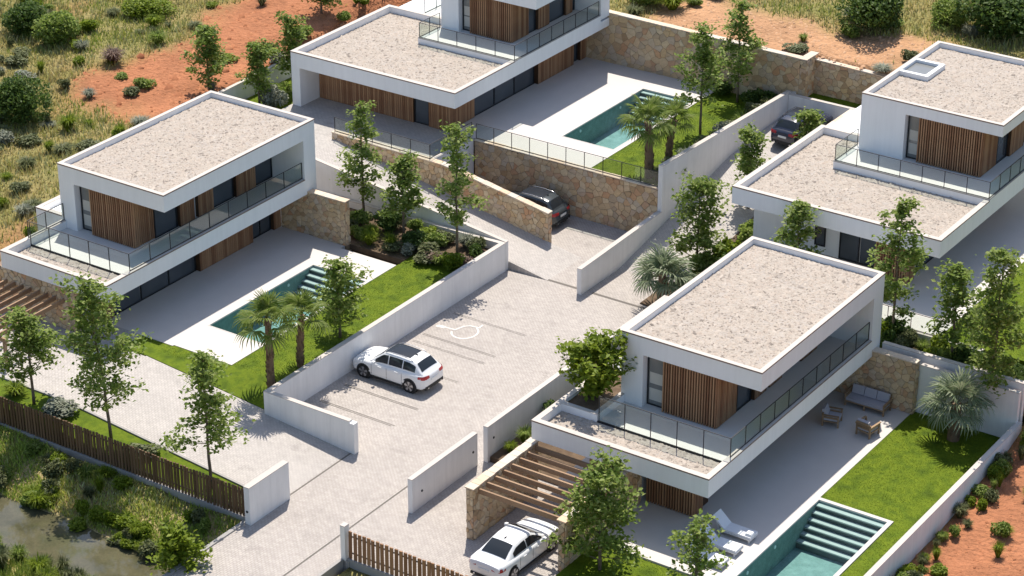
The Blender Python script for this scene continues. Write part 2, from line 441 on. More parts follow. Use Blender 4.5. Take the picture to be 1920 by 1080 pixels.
# ------------------------------------------------------------------ rubble stone facing (Voronoi cells)
def clip(poly, a, b, c):
    out = []
    n = len(poly)
    for i in range(n):
        p, q = poly[i], poly[(i + 1) % n]
        dp = a * p[0] + b * p[1] - c; dq = a * q[0] + b * q[1] - c
        if dp <= 0: out.append(p)
        if (dp < 0 < dq) or (dq < 0 < dp):
            t = dp / (dp - dq); out.append((p[0] + t * (q[0] - p[0]), p[1] + t * (q[1] - p[1])))
    return out

def cells(region, size, seed=1):
    """Voronoi cells of jittered points inside a convex polygon (u,v)"""
    R = random.Random(seed)
    us = [p[0] for p in region]; vs = [p[1] for p in region]
    nu = max(1, round((max(us) - min(us)) / size)); nv = max(1, round((max(vs) - min(vs)) / (size * 0.85)))
    du = (max(us) - min(us)) / nu; dv = (max(vs) - min(vs)) / nv
    pts = {}
    for i in range(-2, nu + 2):
        for j in range(-2, nv + 2):
            pts[i, j] = (min(us) + (i + 0.5 + R.uniform(-.5, .5) + (0.25 if j % 2 else -0.25)) * du, min(vs) + (j + 0.5 + R.uniform(-.48, .48)) * dv)
    out = []
    for (i, j), p in pts.items():
        poly = list(region)
        for a in range(-2, 3):
            for b in range(-2, 3):
                q = pts.get((i + a, j + b))
                if (a or b) and q and poly:
                    nx, ny = q[0] - p[0], q[1] - p[1]
                    poly = clip(poly, nx, ny, (nx * (p[0] + q[0]) + ny * (p[1] + q[1])) / 2)
        if len(poly) >= 3:
            ar = 0.5 * abs(sum(poly[k][0] * poly[(k + 1) % len(poly)][1] - poly[(k + 1) % len(poly)][0] * poly[k][1] for k in range(len(poly))))
            if ar > 0.012: out.append(poly)
    return out

def stone_face(parent, P0, U, N, region, size=0.42, joint=0.010, seed=1):
    """stones proud of a wall plane; P0 origin, U along, N outward; v is up"""
    P0, U, N = Vector(P0), Vector(U), Vector(N); W = Vector((0, 0, 1))
    ox = root_of(parent).location
    R = random.Random(seed)
    for poly in cells(region, size, seed):
        cx = sum(p[0] for p in poly) / len(poly); cy = sum(p[1] for p in poly) / len(poly)
        # drop near-duplicate corners
        q = []
        for p in poly:
            if not q or math.hypot(p[0] - q[-1][0], p[1] - q[-1][1]) > 0.03: q.append(p)
        if len(q) > 3 and math.hypot(q[0][0] - q[-1][0], q[0][1] - q[-1][1]) < 0.03: q.pop()
        if len(q) < 3: continue
        r = sum(math.hypot(p[0] - cx, p[1] - cy) for p in q) / len(q)
        d = R.uniform(0.025, 0.06); tu, tv = R.uniform(-.08, .08), R.uniform(-.08, .08)
        n = len(q); vs = []
        c3 = P0 + U * cx + W * cy
        for s, dep in ((1 - joint / r, 0.0), (1 - joint / r, d * 0.65), (0.80, d)):
            for p in q:
                a, b = (p[0] - cx) * s, (p[1] - cy) * s
                vs.append(U * a + W * b + N * (dep + (a * tu + b * tv if dep else 0)))
        fs = []
        for k in range(2):
            for i in range(n): fs.append((k * n + i, k * n + (i + 1) % n, (k + 1) * n + (i + 1) % n, (k + 1) * n + i))
        fs.append(list(range(2 * n, 3 * n)))
        if U.cross(W).dot(N) < 0: fs = [list(f)[::-1] for f in fs]
        m = MB(); m.add(vs, fs)
        me = m.mesh('stone', MAT['stone'])
        link('stone', me, parent, c3 - ox)

def slat_row(parent, P, U, N, length, z0, z1, pitch=0.13, w=0.05, d=0.05, m=None, jitter=0.0, name='slat'):
    """vertical slats along U from P, standing out along N; each its own object, one shared mesh"""
    P, U, N = Vector(P), Vector(U), Vector(N)
    off = root_of(parent).location
    cnt = max(1, int(round(length / pitch))); pitch = length / cnt
    mb = MB()
    h = z1 - z0
    a, b = U * (w / 2), N * d
    vs = [-a, a, a + b, -a + b]; vs = vs + [v + Vector((0, 0, h)) for v in vs]
    mb.add(vs, [(3, 2, 1, 0), (4, 5, 6, 7), (0, 1, 5, 4), (1, 2, 6, 5), (2, 3, 7, 6), (3, 0, 4, 7)])
    me = mb.mesh(name, m or MAT['wood'])
    bm = bmesh.new(); bm.from_mesh(me); bmesh.ops.recalc_face_normals(bm, faces=bm.faces); bm.to_mesh(me); bm.free()
    for i in range(cnt):
        p = P + U * (pitch * (i + 0.5)); p.z = z0 + (random.uniform(-jitter, jitter))
        link(name, me, parent, p - off)
# ------------------------------------------------------------------ terrain
def sstep(a, b, x):
    t = np.clip((x - a) / (b - a), 0, 1); return t * t * (3 - 2 * t)

def wob(x, y, s=1.0, k=0):
    return (np.sin(x * 0.9 * s + 1.3 + k) * np.cos(y * 1.1 * s - 0.7 * k) + 0.6 * np.sin(x * 1.9 * s - y * 1.3 * s + k * 2.1) + 0.4 * np.sin(x * 3.7 * s + y * 2.9 * s + k)) / 2.0

def terrain_z(x, y):
    x = np.asarray(x, float); y = np.asarray(y, float)
    west = np.interp(y, [-60, -23, -19.5, -17.9, -16.4, -14.85, -11.75, -10.2, -6, 0, 8, 20, 31, 38, 60, 200], [-0.8, -1.0, -1.45, -2.22, -2.8, -2.22, -1.38, -0.6, 0.3, 1.1, 1.6, 2.2, 3.0, 4.0, 5.2, 8.0])
    east = np.interp(y, [-60, -11, 4, 12, 20, 35, 40, 60, 200], [-1.6, -1.35, -1.15, -0.4, 1.0, 3.6, 4.4, 5.4, 8.0])
    north = np.interp(y, [30, 37.7, 60, 200], [4.4, 4.55, 5.4, 8.0])
    tw = sstep(14.45, 19.6, x); z = west * (1 - tw) + east * tw
    tn = sstep(34, 37.6, y) * sstep(-12, -7, x); z = z * (1 - tn) + north * tn
    bump = 0.10 * wob(x, y, 1.0, 0) + 0.06 * wob(x, y, 2.3, 1) + 0.25 * wob(x, y, 0.22, 2)
    near = np.clip((np.abs(y + 16.4) - 1.6) / 3.0, 0.25, 1.0)
    z = z + bump * near
    inside = ((x > -9.3) & (y > -11.3) & (y < 15.6) & (x < 39.5)) | ((x > -13.1) & (y >= 15.6) & (y < np.where(x > 14.8, 38.7, 37.9)) & (x < 39.5)) | ((x > 14.5) & (x < 19.7) & (y < 0))
    inside |= ((x >= 19.7) & (x < 39.5) & (y > -11.2) & (y < 38.7))
    return np.where(inside, -3.8, z)

def redness(x, y):
    """how bare and red the soil is (0 grass, 1 bare)"""
    n = 0.5 + 0.5 * wob(x, y, 0.55, 3) * 0.8 + 0.12 * wob(x, y, 2.2, 5)
    a = sstep(-22.5, -19.5, x + 1.6 * wob(x, y, 0.4, 1)) * sstep(12.5, 16.5, y + 1.2 * wob(x, y, 0.7, 2)) * (1 - sstep(-11.5, -7, x)) * (1 - sstep(46, 52, y))
    b = sstep(2.2, 5.5, x + wob(x, y, 0.6, 4)) * sstep(37, 38, y) * (1 - sstep(40.8, 44.0, y - 0.12 * (x - 4) + 1.2 * wob(x, y, 0.5, 7))) * (1 - sstep(18, 26, x))
    c = sstep(39.4, 39.6, x) * (1 - sstep(14, 22, y + wob(x, y, 0.6, 2)))
    d = 0.55 * (sstep(-13.5, -11, x) * (1 - sstep(-8.5, -7.5, x)) * sstep(-5, -2, y) * (1 - sstep(1.5, 4, y)))
    g = 0.35 * sstep(0.62, 0.8, n) * (y > -9)
    e = (y < -11.6) * (x < 14.5) * 0.6 * sstep(0.35, 0.75, 0.5 + 0.5 * wob(x, y, 0.9, 9))
    return np.clip(np.maximum.reduce([a, b * 0.95, c, d, g, e]), 0, 1)

ax = np.concatenate([-np.geomspace(900, 48, 26), np.arange(-47, 61.01, 0.5), np.geomspace(62, 900, 26)])
ay = np.concatenate([-np.geomspace(900, 31, 26), np.arange(-30, 76.01, 0.5), np.geomspace(77, 1200, 28)])
GX, GY = np.meshgrid(ax, ay)
GZ = terrain_z(GX, GY)
nx, ny = len(ax), len(ay)
Vt = np.stack([GX.ravel(), GY.ravel(), GZ.ravel()], 1)
idx = np.arange(nx * ny).reshape(ny, nx)
Ft = np.stack([idx[:-1, :-1].ravel(), idx[:-1, 1:].ravel(), idx[1:, 1:].ravel(), idx[1:, :-1].ravel()], 1)
rd = redness(GX, GY).ravel()
mixn = (0.5 + 0.5 * wob(GX, GY, 0.8, 11)).ravel()
south = ((GY < -11.0) & (GX < 14.6)).ravel()
north_tan = ((GY > 37) & (GX > 0) & (GX < 30)).ravel()
grassc = np.array([0.30, 0.235, 0.105])[None] * (1 - mixn[:, None]) + np.array([0.19, 0.19, 0.06])[None] * mixn[:, None]
redc = np.array([0.385, 0.162, 0.082])[None] * (0.75 + 0.4 * mixn[:, None])
tanc = np.array([0.47, 0.26, 0.145])[None] * (0.8 + 0.35 * mixn[:, None])
bankc = np.array([0.52, 0.375, 0.225])[None] * (0.7 + 0.5 * mixn[:, None])
bare = np.where(south[:, None], bankc, np.where(north_tan[:, None], tanc, redc))
tintc = grassc * (1 - rd[:, None]) + bare * rd[:, None]
mt = bpy.data.materials.new('field_soil'); tt, bb = nodes_of(mt); n_, l_ = tt.nodes, tt.links
bb.inputs['Roughness'].default_value = 0.95; bb.inputs['Specular IOR Level'].default_value = 0.1
at_ = n_.new('ShaderNodeAttribute'); at_.attribute_name = 'tint'
tc_ = n_.new('ShaderNodeTexCoord')
z1 = n_.new('ShaderNodeTexNoise'); z1.inputs['Scale'].default_value = 2.2; z1.inputs['Detail'].default_value = 9; z1.inputs['Roughness'].default_value = 0.7
l_.new(tc_.outputs['Object'], z1.inputs['Vector'])
m1 = n_.new('ShaderNodeMath'); m1.operation = 'MULTIPLY_ADD'; m1.inputs[1].default_value = 0.9; m1.inputs[2].default_value = 0.55
l_.new(z1.outputs['Fac'], m1.inputs[0])
v1 = n_.new('ShaderNodeVectorMath'); v1.operation = 'SCALE'; l_.new(at_.outputs['Color'], v1.inputs[0]); l_.new(m1.outputs[0], v1.inputs['Scale'])
l_.new(v1.outputs[0], bb.inputs['Base Color'])
z2 = n_.new('ShaderNodeTexVoronoi'); z2.inputs['Scale'].default_value = 3.2
l_.new(tc_.outputs['Object'], z2.inputs['Vector'])
z3 = n_.new('ShaderNodeTexNoise'); z3.inputs['Scale'].default_value = 5.0; z3.inputs['Detail'].default_value = 8
l_.new(tc_.outputs['Object'], z3.inputs['Vector'])
ad_ = n_.new('ShaderNodeMath'); ad_.operation = 'MULTIPLY_ADD'; ad_.inputs[1].default_value = -0.35
l_.new(z2.outputs['Distance'], ad_.inputs[0]); l_.new(z3.outputs['Fac'], ad_.inputs[2])
b1 = n_.new('ShaderNodeBump'); b1.inputs['Strength'].default_value = 0.9; b1.inputs['Distance'].default_value = 0.18
l_.new(ad_.outputs[0], b1.inputs['Height']); l_.new(b1.outputs[0], bb.inputs['Normal'])
o = link('terrain', fast_mesh('terrain', Vt, Ft, mt, tintc, True))
tag(o, kind='structure')

# stream
m = MB(); m.prism([(-60, -19.4), (14.45, -19.4), (14.45, -13.6), (-60, -13.6)], -2.26, -2.2); struct('stream_water', m, MAT['stream'])

# ------------------------------------------------------------------ road, parking, driveways, terraces
ROAD = -1.15
def zd(x): return float(np.interp(x, [2.0, 14.45], [0.0, ROAD]))          # driveway of the left villa falls to the road
def zramp(x): return float(np.interp(x, [-4.0, 12.2], [1.75, ROAD]))     # ramp to the far villa
def zalley(y): return float(np.interp(y, [18.8, 30.5], [ROAD, 1.2]))    # ramp to the right-hand villa

m = MB()
m.box(14.45, 19.6, -60, -11.6, ROAD - 0.5, ROAD)
m.box(14.45, 20.0, -11.6, -4.2, ROAD - 0.5, ROAD)
m.box(9.7, 20.0, -4.2, 15.5, ROAD - 0.5, ROAD)
m.box(12.2, 14.5, 15.5, 18.8, ROAD - 0.5, ROAD)
m.box(2.3, 14.5, 18.8, 23.0, ROAD - 0.5, ROAD)
m.box(14.5, 20.0, 15.5, 18.8, ROAD - 0.5, ROAD)
struct('road', m, MAT['road'])
m = MB()
m.prism([(-4.0, 15.5), (12.2, 15.5), (12.2, 18.8), (-4.0, 18.8)], [-1.7] * 4, [1.75, ROAD, ROAD, 1.75])
struct('ramp', m, MAT['drive'])
m = MB()
m.prism([(14.5, 18.8), (20.3, 18.8), (20.3, 30.5), (14.5, 30.5)], [-1.7] * 4, [ROAD, ROAD, 1.2, 1.2])
m.prism([(14.5, 30.5), (20.6, 30.5), (20.6, 37.05), (14.5, 37.05)], -1.7, [1.2, 1.2, 1.6, 1.6])
struct('side_lane', m, MAT['drive'])
m = MB()
m.box(-12, 2.0, -9.5, -4.15, -0.5, 0.0)
m.box(-9, 0.37, -4.15, -2.6, -0.5, 0.0)
m.prism([(2.0, -9.5), (14.45, -9.5), (14.45, -4.0), (2.0, -4.0)], -1.7, [0.0, ROAD, ROAD, 0.0])
struct('driveway', m, MAT['drive'])
m = MB(); m.box(-9.6, 2.07, 19.1, 23.36, 1.0, 1.75); m.box(-9.6, -4.0, 15.5, 19.1, 1.0, 1.75)
struct('terrace', m, MAT['terrace'])
m = MB(); m.box(20.0, 28.11, -11.3, -1.5, -1.6, -1.10); struct('carport_paving', m, MAT['road'])

# kerbs and drains
m = MB()
for i in range(24):
    xa, xb = -10 + i * 1.02, -10 + (i + 1) * 1.02
    m.prism([(xa, -9.62), (xb, -9.62), (xb, -9.5), (xa, -9.5)], -1.6, [zd(xa) + .05, zd(xb) + .05, zd(xb) + .05, zd(xa) + .05])
struct('driveway_kerb', m, MAT['curb'])
m = MB(); m.box(14.25, 14.45, -60, -11.62, -1.8, ROAD + 0.06); m.box(19.6, 19.75, -60, -11.62, -1.8, ROAD + 0.06); struct('road_kerb', m, MAT['curb'])
m = MB()
m.box(9.85, 14.5, 15.5, 15.68, ROAD + .002, ROAD + .006); m.box(14.9, 19.9, 15.5, 15.68, ROAD + .002, ROAD + .006)
m.box(18.38, 18.46, -14, -5.2, ROAD + .002, ROAD + .006)
m.box(14.52, 14.60, -11.5, -4.35, ROAD + .002, ROAD + .006)
m.box(19.95, 20.1, -2.0, -1.6, ROAD + .002, ROAD + .01)
struct('drain_channel', m, MAT['drain'])
m = MB()
for ya in (-1.27, 0.62, 3.84, 6.13, 7.0, 9.7):
    for k in range(2): m.box(10.35 if ya < 9 else 10.3, 14.72 if ya > 0 or k else 14.6, ya - 0.07 + k * 0.11, ya - 0.035 + k * 0.11, ROAD + .002, ROAD + .006)
struct('parking_bay_line', m, MAT['drain'])
# wheelchair symbol painted on the bay
m = MB()
def stroke(pts, wd):
    for (xa, ya), (xb, yb) in zip(pts[:-1], pts[1:]):
        d = math.hypot(xb - xa, yb - ya); nx_, ny_ = -(yb - ya) / d * wd / 2, (xb - xa) / d * wd / 2
        ex, ey = (xb - xa) / d * wd * .3, (yb - ya) / d * wd * .3
        stroke.k += 1
        z = ROAD + 0.006 + 0.0006 * stroke.k
        m.add([(xa - nx_ - ex, ya - ny_ - ey, z), (xb - nx_ + ex, yb - ny_ + ey, z), (xb + nx_ + ex, yb + ny_ + ey, z), (xa + nx_ - ex, ya + ny_ - ey, z)], [(0, 1, 2, 3)])
stroke.k = 0
stroke([(11.40, 7.99), (11.52, 7.80), (11.72, 7.66), (11.95, 7.60), (12.15, 7.62), (12.33, 7.71), (12.47, 7.84), (12.58, 8.02), (12.62, 8.22), (12.62, 8.45), (12.55, 8.68), (12.42, 8.86), (12.24, 8.98)], 0.09)
stroke([(10.85, 8.19), (11.44, 8.24), (11.58, 8.78), (11.85, 9.02), (12.32, 9.08), (12.30, 9.42)], 0.09)
m.add([(10.38, 8.0, ROAD + .006), (10.85, 8.08, ROAD + .006), (10.85, 8.30, ROAD + .006), (10.42, 8.24, ROAD + .006)], [(0, 1, 2, 3)])
struct('wheelchair_marking', m, MAT['paint'])

# patios (round the pools), lawns and beds
m = MB()
m.box(-9, 2.36, -2.6, 15.0, -0.5, 0.0); m.box(2.36, 6.0, -2.5, -0.02, -0.5, 0.0); m.box(2.36, 6.0, 8.32, 10.66, -0.5, 0.0); m.box(5.9, 6.0, -0.02, 8.32, -0.5, 0.0)
struct('patio', m, MAT['patio'])
m = MB()
m.box(-9.5, 5.96, 23.36, 37.6, 1.0, 1.75); m.box(5.96, 9.72, 23.36, 26.3, 1.0, 1.75); m.box(5.96, 9.72, 35.1, 37.6, 1.0, 1.75); m.box(9.45, 9.72, 26.3, 35.1, 1.0, 1.75)
struct('patio', m, MAT['patio'])
m = MB()
m.box(24.0, 34.36, -1.5, 12.72, -1.4, -0.72); m.box(28.6, 34.36, -4.87, -1.5, -1.4, -0.72); m.box(28.1, 28.6, -4.87, -1.5, -1.4, -0.721)
struct('patio', m, MAT['patio'])
m = MB(); m.box(24.0, 33.9, 16.35, 37.6, 0.8, 1.58); struct('patio', m, MAT['patio'])

m = MB()
m.box(6.0, 9.5, -2.5, 15.0, -0.5, -0.03)
xs = np.linspace(0.4, 9.5, 15)
for a, b in zip(xs[:-1], xs[1:]):
    m.prism([(a, -4.08), (b, -4.08), (b, -2.5), (a, -2.5)], -1.3, [zd(a) + .03, zd(b) + .03, -0.03, -0.03])
struct('lawn', m, MAT['lawn'])
m = MB(); m.box(9.72, 14.3, 23.36, 37.5, 1.0, 1.72); struct('lawn', m, MAT['lawn'])
m = MB(); m.box(34.36, 39.35, 3.62, 12.95, -1.4, -0.75); m.box(37.95, 39.35, -12, 3.62, -1.4, -0.75); m.box(28.12, 34.36, -11.2, -4.95, -1.4, -0.78)
struct('lawn', m, MAT['lawn'])
m = MB(); m.box(33.9, 39.4, 16.35, 37.6, 0.8, 1.55); m.box(14.6, 20.6, 37.28, 38.62, 1.4, 2.42); m.box(-12.97, -9.61, 15.5, 36.0, 0.8, 1.35); struct('lawn', m, MAT['lawn'])
m = MB(); m.box(-9, 6.0, 11.3, 15.0, -0.3, 0.0 - 0.012 + 0.03); m.box(6.0, 9.5, 13.0, 15.0, -0.3, 0.01)
struct('planting_bed', m, MAT['soil'])
m = MB(); m.box(28.0, 39.4, 13.7, 16.3, 0.2, 0.95); m.box(20.3, 28.0, 13.2, 21.3, -0.9, 0.2); m.box(17.6, 20.3, 15.9, 19.0, -1.2, -1.08); m.box(20.27, 24.0, -1.45, 12.9, -1.5, -0.85); struct('planting_bed', m, MAT['soil'])
m = MB(); m.prism([(18.6, 19.0), (20.7, 19.0), (20.7, 29), (18.9, 29)], -1.5, [-0.95, -0.95, 1.15, 1.15]); struct('planting_bed', m, MAT['soil'])
m = MB()
for i in range(24):
    xa, xb = -10 + i * 1.02, -10 + (i + 1) * 1.02
    m.prism([(xa, -11.3), (xb, -11.3), (xb, -9.62), (xa, -9.62)], -1.9, [zd(xa) - .25, zd(xb) - .25, zd(xb) - .02, zd(xa) - .02])
struct('garden_strip', m, MAT['lawn'])

# ------------------------------------------------------------------ garden walls
def wall(name, poly, z0, z1, label, group=None, m='white_wall', cap=True):
    b = MB(); b.prism(poly, z0, z1)
    t = one_piece(name, b, MAT[m], label, 'wall', group)
    if cap:
        off = Vector(t.location)
        cx = sum(p[0] for p in poly) / len(poly); cy = sum(p[1] for p in poly) / len(poly)
        q = [(p[0] + math.copysign(0.006, p[0] - cx), p[1] + math.copysign(0.006, p[1] - cy)) for p in poly]
        zz = z1 if isinstance(z1, (list, tuple)) else [z1] * len(poly)
        c = MB(); c.prism(q, [z + .001 for z in zz], [z + .035 for z in zz])
        link('coping', c.mesh('coping', MAT['coping'], off), t)
    return t
def rect(x0, x1, y0, y1): return [(x0, y0), (x1, y0), (x1, y1), (x0, y1)]
wall('garden_wall', [(9.5, -4.32), (9.76, -4.08), (9.76, 15.2), (9.5, 15.2)], -1.7, 0.47, 'long white rendered wall between the left lawn and the parking bays')
w2 = wall('garden_wall', [(9.5, -4.34), (14.5, -4.34), (14.5, -4.1), (9.77, -4.1)], -1.7, 0.47, 'white rendered wall running out from the palm corner beside the parked white suv')
m = MB(); m.box(14.5, 14.78, -4.36, -4.06, -1.7, 0.42); link('end_post', m.mesh('end_post', MAT['white_wall'], w2.location), w2)
wall('garden_wall', rect(-9.2, 9.49, 14.95, 15.2), -0.3, [0.30, 0.47, 0.47, 0.30], 'low white wall behind the shrub bed of the left villa')
wall('garden_wall', [(-4.0, 15.25), (9.74, 15.25), (9.74, 15.47), (-4.0, 15.47)], -1.6, [2.25, 0.475, 0.475, 2.25], 'white parapet wall that rises along the ramp to the far villa')
wall('garden_wall', rect(14.3, 14.56, 15.05, 23.0), -1.7, [0.30, 0.30, 0.52, 0.52], 'low white wall between the drain channel and the stone retaining wall')
wall('garden_wall', rect(14.3, 14.56, 23.0, 37.4), -1.7, [3.2, 3.2, 2.72, 2.72], 'tall white wall along the lane beside the lawn of the far villa')
wall('garden_wall', rect(14.57, 14.83, 37.3, 38.2), 1.0, [2.62, 2.62, 2.9, 2.9], 'short white wall end meeting the stone wall above the navy car')
wall('garden_wall', rect(14.58, 20.9, 37.05, 37.28), 1.0, 2.64, 'low white wall in front of the bonnet of the navy car')
wl1 = wall('garden_wall', rect(20.02, 20.26, -1.62, 14.2), -1.7, 0.72, 'long white wall between the road and the strip beside the front right villa')
wl2 = wall('garden_wall', rect(19.76, 20.0, -7.0, -2.05), -1.7, 0.55, 'freestanding white wall between the road and the timber carport')
wl3 = wall('garden_wall', rect(14.46, 14.76, -11.7, -9.0), -1.7, 0.70, 'short white gate wall at the end of the dark slat fence')
wall('garden_wall', rect(19.62, 19.86, -11.6, -11.3), -1.7, 0.52, 'white gate post at the end of the brown slat fence')
wall('garden_wall', rect(32.3, 39.4, 13.45, 13.7), -0.8, 2.0, 'upper white retaining wall below the planted bed on the right')
wall('garden_wall', rect(30.0, 39.4, 12.98, 13.2), -1.2, 1.72, 'lower white wall behind the silver palm on the right')
wall('garden_wall', rect(39.36, 39.6, -14, 13.2), -2.0, 0.18, 'long white wall between the front right lawn and the red soil')
wall('garden_wall', rect(30.0, 36.2, 16.05, 16.33), 0.2, 1.56, 'low white wall under the glass railing of the right villa')
wall('garden_wall', rect(2.08, 2.28, 18.95, 22.95), -1.2, [2.0, 2.0, 1.85, 1.85], 'short white wall between the dark car bay and the far terrace')
wall('garden_wall', rect(-13.2, -12.98, 15.5, 36.0), 0.5, [2.35, 2.35, 2.75, 2.75], 'white boundary wall in front of the red soil on the far left')
wall('garden_wall', rect(6.2, 6.45, -21.6, -18.6), -3.0, -0.9, 'white wall corner on the near bank of the stream')

for host, p, d in ((wl1, (20.262, -1.15, 0.0), (1, 0, 0)), (wl2, (20.002, -2.4, -.25), (1, 0, 0)), (wl2, (20.002, -6.3, -.3), (1, 0, 0)), (wl3, (14.6, -11.702, -.5), (0, -1, 0))):
    m = MB(); m.tube([p, Vector(p) + Vector(d) * .025], [.06, .055], 10); link('wall_light', m.mesh('wall_light', MAT['frame'], host.location), host)

# ------------------------------------------------------------------ stone walls
def stone_wall(label, core, faces, caps, size=0.42, name='stone_wall', group=None):
    """core: list of (poly,z0,z1); faces: (P0,U,N,region); caps: list of (poly, z0 list, z1 list)"""
    b = MB()
    for p, z0, z1 in core: b.prism(p, z0, z1)
    xs = [p[0] for p in b.v]; ys = [p[1] for p in b.v]; zs = [p[2] for p in b.v]
    t = thing(name, label, 'wall', ((min(xs) + max(xs)) / 2, (min(ys) + max(ys)) / 2, min(zs)), group=group)
    b.build('wall_core', MAT['mortar'], t)
    for k, (P0, U, N, region) in enumerate(faces): stone_face(t, P0, U, N, region, size, seed=len(label) * 7 + k)
    for p, z0, z1 in caps:
        c = MB(); c.prism(p, z0, z1); c.build('coping_stone', MAT['stone_cap'], t)
    return t

def cap_row(x0, x1, y0, y1, zf, th, step, axis):
    """row of separate coping stones along an axis; zf(u) gives the height"""
    out = []; a, b = (x0, x1) if axis == 'x' else (y0, y1)
    n = max(1, round((b - a) / step)); cuts = [a + (b - a) * i / n + (random.uniform(-.12, .12) * step if 0 < i < n else 0) for i in range(n + 1)]
    for u, v in zip(cuts[:-1], cuts[1:]):
        v -= 0.012; e = random.uniform(-.012, .012)
        poly = rect(u, v, y0 + e, y1 - e) if axis == 'x' else rect(x0 + e, x1 - e, u, v)
        z = [zf(p[0] if axis == 'x' else p[1]) for p in poly]
        out.append((poly, z, [q + th + random.uniform(-.01, .01) for q in z]))
    return out

# retaining wall under the far villa's patio
stone_wall('high rubble stone retaining wall behind the dark grey car', [(rect(2.3, 14.28, 23.05, 23.35), -1.6, 1.78)],
           [((2.3, 23.05, ROAD - .05), (1, 0, 0), (0, -1, 0), [(0, 0), (11.98, 0), (11.98, 2.95), (0, 2.95)])],
           cap_row(2.3, 14.28, 22.99, 23.37, lambda u: 1.782, 0.05, 1.0, 'x'), 0.385)
# wing wall that comes down the ramp
def wz(x): return float(np.interp(x, [-4.5, 3.2, 10.05], [2.12, 2.0, 0.86]))
stone_wall('rubble stone wing wall sloping down in front of the dark grey car', [([(-4.5, 18.8), (3.2, 18.8), (3.2, 19.1), (-4.5, 19.1)], -1.5, [wz(-4.5), wz(3.2), wz(3.2), wz(-4.5)]), ([(3.2, 18.8), (10.05, 18.8), (10.05, 19.1), (3.2, 19.1)], -1.5, [wz(3.2), wz(10.05), wz(10.05), wz(3.2)])],
           [((-4.5, 18.8, 0), (1, 0, 0), (0, -1, 0), [(0, 1.75), (7.7, .35), (7.7, wz(3.2)), (0, wz(-4.5))]),
            ((3.2, 18.8, 0), (1, 0, 0), (0, -1, 0), [(0, .38), (6.85, -.85), (6.85, wz(10.05)), (0, wz(3.2))]),
            ((10.05, 18.8, -1.0), (0, 1, 0), (1, 0, 0), [(0, 0), (.3, 0), (.3, 1.85), (0, 1.85)])],
           cap_row(-4.5, 10.1, 18.74, 19.14, wz, 0.06, 0.55, 'x'), 0.34)
# back wall of the far villa
def bz(x): return 4.9 - 0.012 * (x - 1)
stone_wall('long rubble stone wall at the back of the far patio', [(rect(0.45, 15.0, 37.55, 37.9), 1.2, [bz(.45), bz(15), bz(15), bz(.45)])],
           [((0.45, 37.55, 1.7), (1, 0, 0), (0, -1, 0), [(0, 0), (14.5, 0), (14.5, 3.04), (0, 3.2)])],
           cap_row(0.3, 15.0, 37.5, 37.95, bz, 0.06, 1.1, 'x'), 0.435)
stone_wall('rubble stone wall above the grass strip behind the navy car', [(rect(15.02, 20.05, 38.6, 38.95), 1.2, [4.46, 4.34, 4.34, 4.46]), (rect(14.95, 15.35, 37.55, 38.6), 1.2, 4.72)],
           [((15.36, 38.6, 2.3), (1, 0, 0), (0, -1, 0), [(0, 0), (4.69, 0), (4.69, 2.04), (0, 2.15)]), ((15.35, 37.55, 2.3), (0, 1, 0), (1, 0, 0), [(0, 0), (1.05, 0), (1.05, 2.40), (0, 2.40)]), ((14.95, 37.55, 2.3), (1, 0, 0), (0, -1, 0), [(0, 0), (.4, 0), (.4, 2.4), (0, 2.4)])],
           cap_row(15.4, 20.1, 38.55, 39.0, lambda u: 4.47 - .024 * (u - 15), 0.06, 1.0, 'x') + cap_row(14.9, 15.39, 37.5, 39.0, lambda u: 4.73, 0.06, 1.0, 'y'), 0.36)
# end walls and garden front of the left villa
stone_wall('rubble stone end wall beyond the glazed side of the left villa', [(rect(-1.9, 2.45, 11.02, 11.36), -0.3, 2.5)],
           [((-1.9, 11.02, 0), (1, 0, 0), (0, -1, 0), [(0, 0), (4.35, 0), (4.35, 2.5), (0, 2.5)]), ((2.45, 11.02, 0), (0, 1, 0), (1, 0, 0), [(0, 0), (.34, 0), (.34, 2.5), (0, 2.5)])],
           cap_row(-1.9, 2.5, 10.97, 11.4, lambda u: 2.5, 0.06, 0.8, 'x'), 0.29)
stone_wall('rubble stone wall behind the left pergola under the white fascia', [(rect(-9.0, -2.35, -4.2, -3.85), -0.3, 2.3)],
           [((-9.0, -4.2, 0), (1, 0, 0), (0, -1, 0), [(0, 0), (6.65, 0), (6.65, 2.3), (0, 2.3)]), ((-2.35, -4.2, 0), (0, 1, 0), (1, 0, 0), [(0, 0), (.35, 0), (.35, 2.3), (0, 2.3)])], [], 0.32)
# front right villa
stone_wall('rubble stone end wall behind the outdoor sofa', [(rect(29.5, 34.45, 12.6, 12.95), -1.2, 1.95)],
           [((29.5, 12.6, -.72), (1, 0, 0), (0, -1, 0), [(0, 0), (4.95, 0), (4.95, 2.67), (0, 2.67)]), ((34.45, 12.6, -.72), (0, 1, 0), (1, 0, 0), [(0, 0), (.35, 0), (.35, 2.67), (0, 2.67)])],
           cap_row(29.5, 34.5, 12.54, 12.97, lambda u: 1.95, 0.06, 0.9, 'x'), 0.32)
stone_wall('stone carport wall carrying the left ends of the pergola beams', [(rect(23.1, 23.45, -7.3, -2.35), -1.6, 1.42)],
           [((23.45, -7.3, -1.1), (0, 1, 0), (1, 0, 0), [(0, 0), (4.95, 0), (4.95, 2.52), (0, 2.52)]), ((23.1, -7.3, -1.1), (1, 0, 0), (0, -1, 0), [(0, 0), (.35, 0), (.35, 2.52), (0, 2.52)])],
           cap_row(23.06, 23.50, -7.36, -2.3, lambda u: 1.42, 0.06, 0.42, 'y'), 0.30)
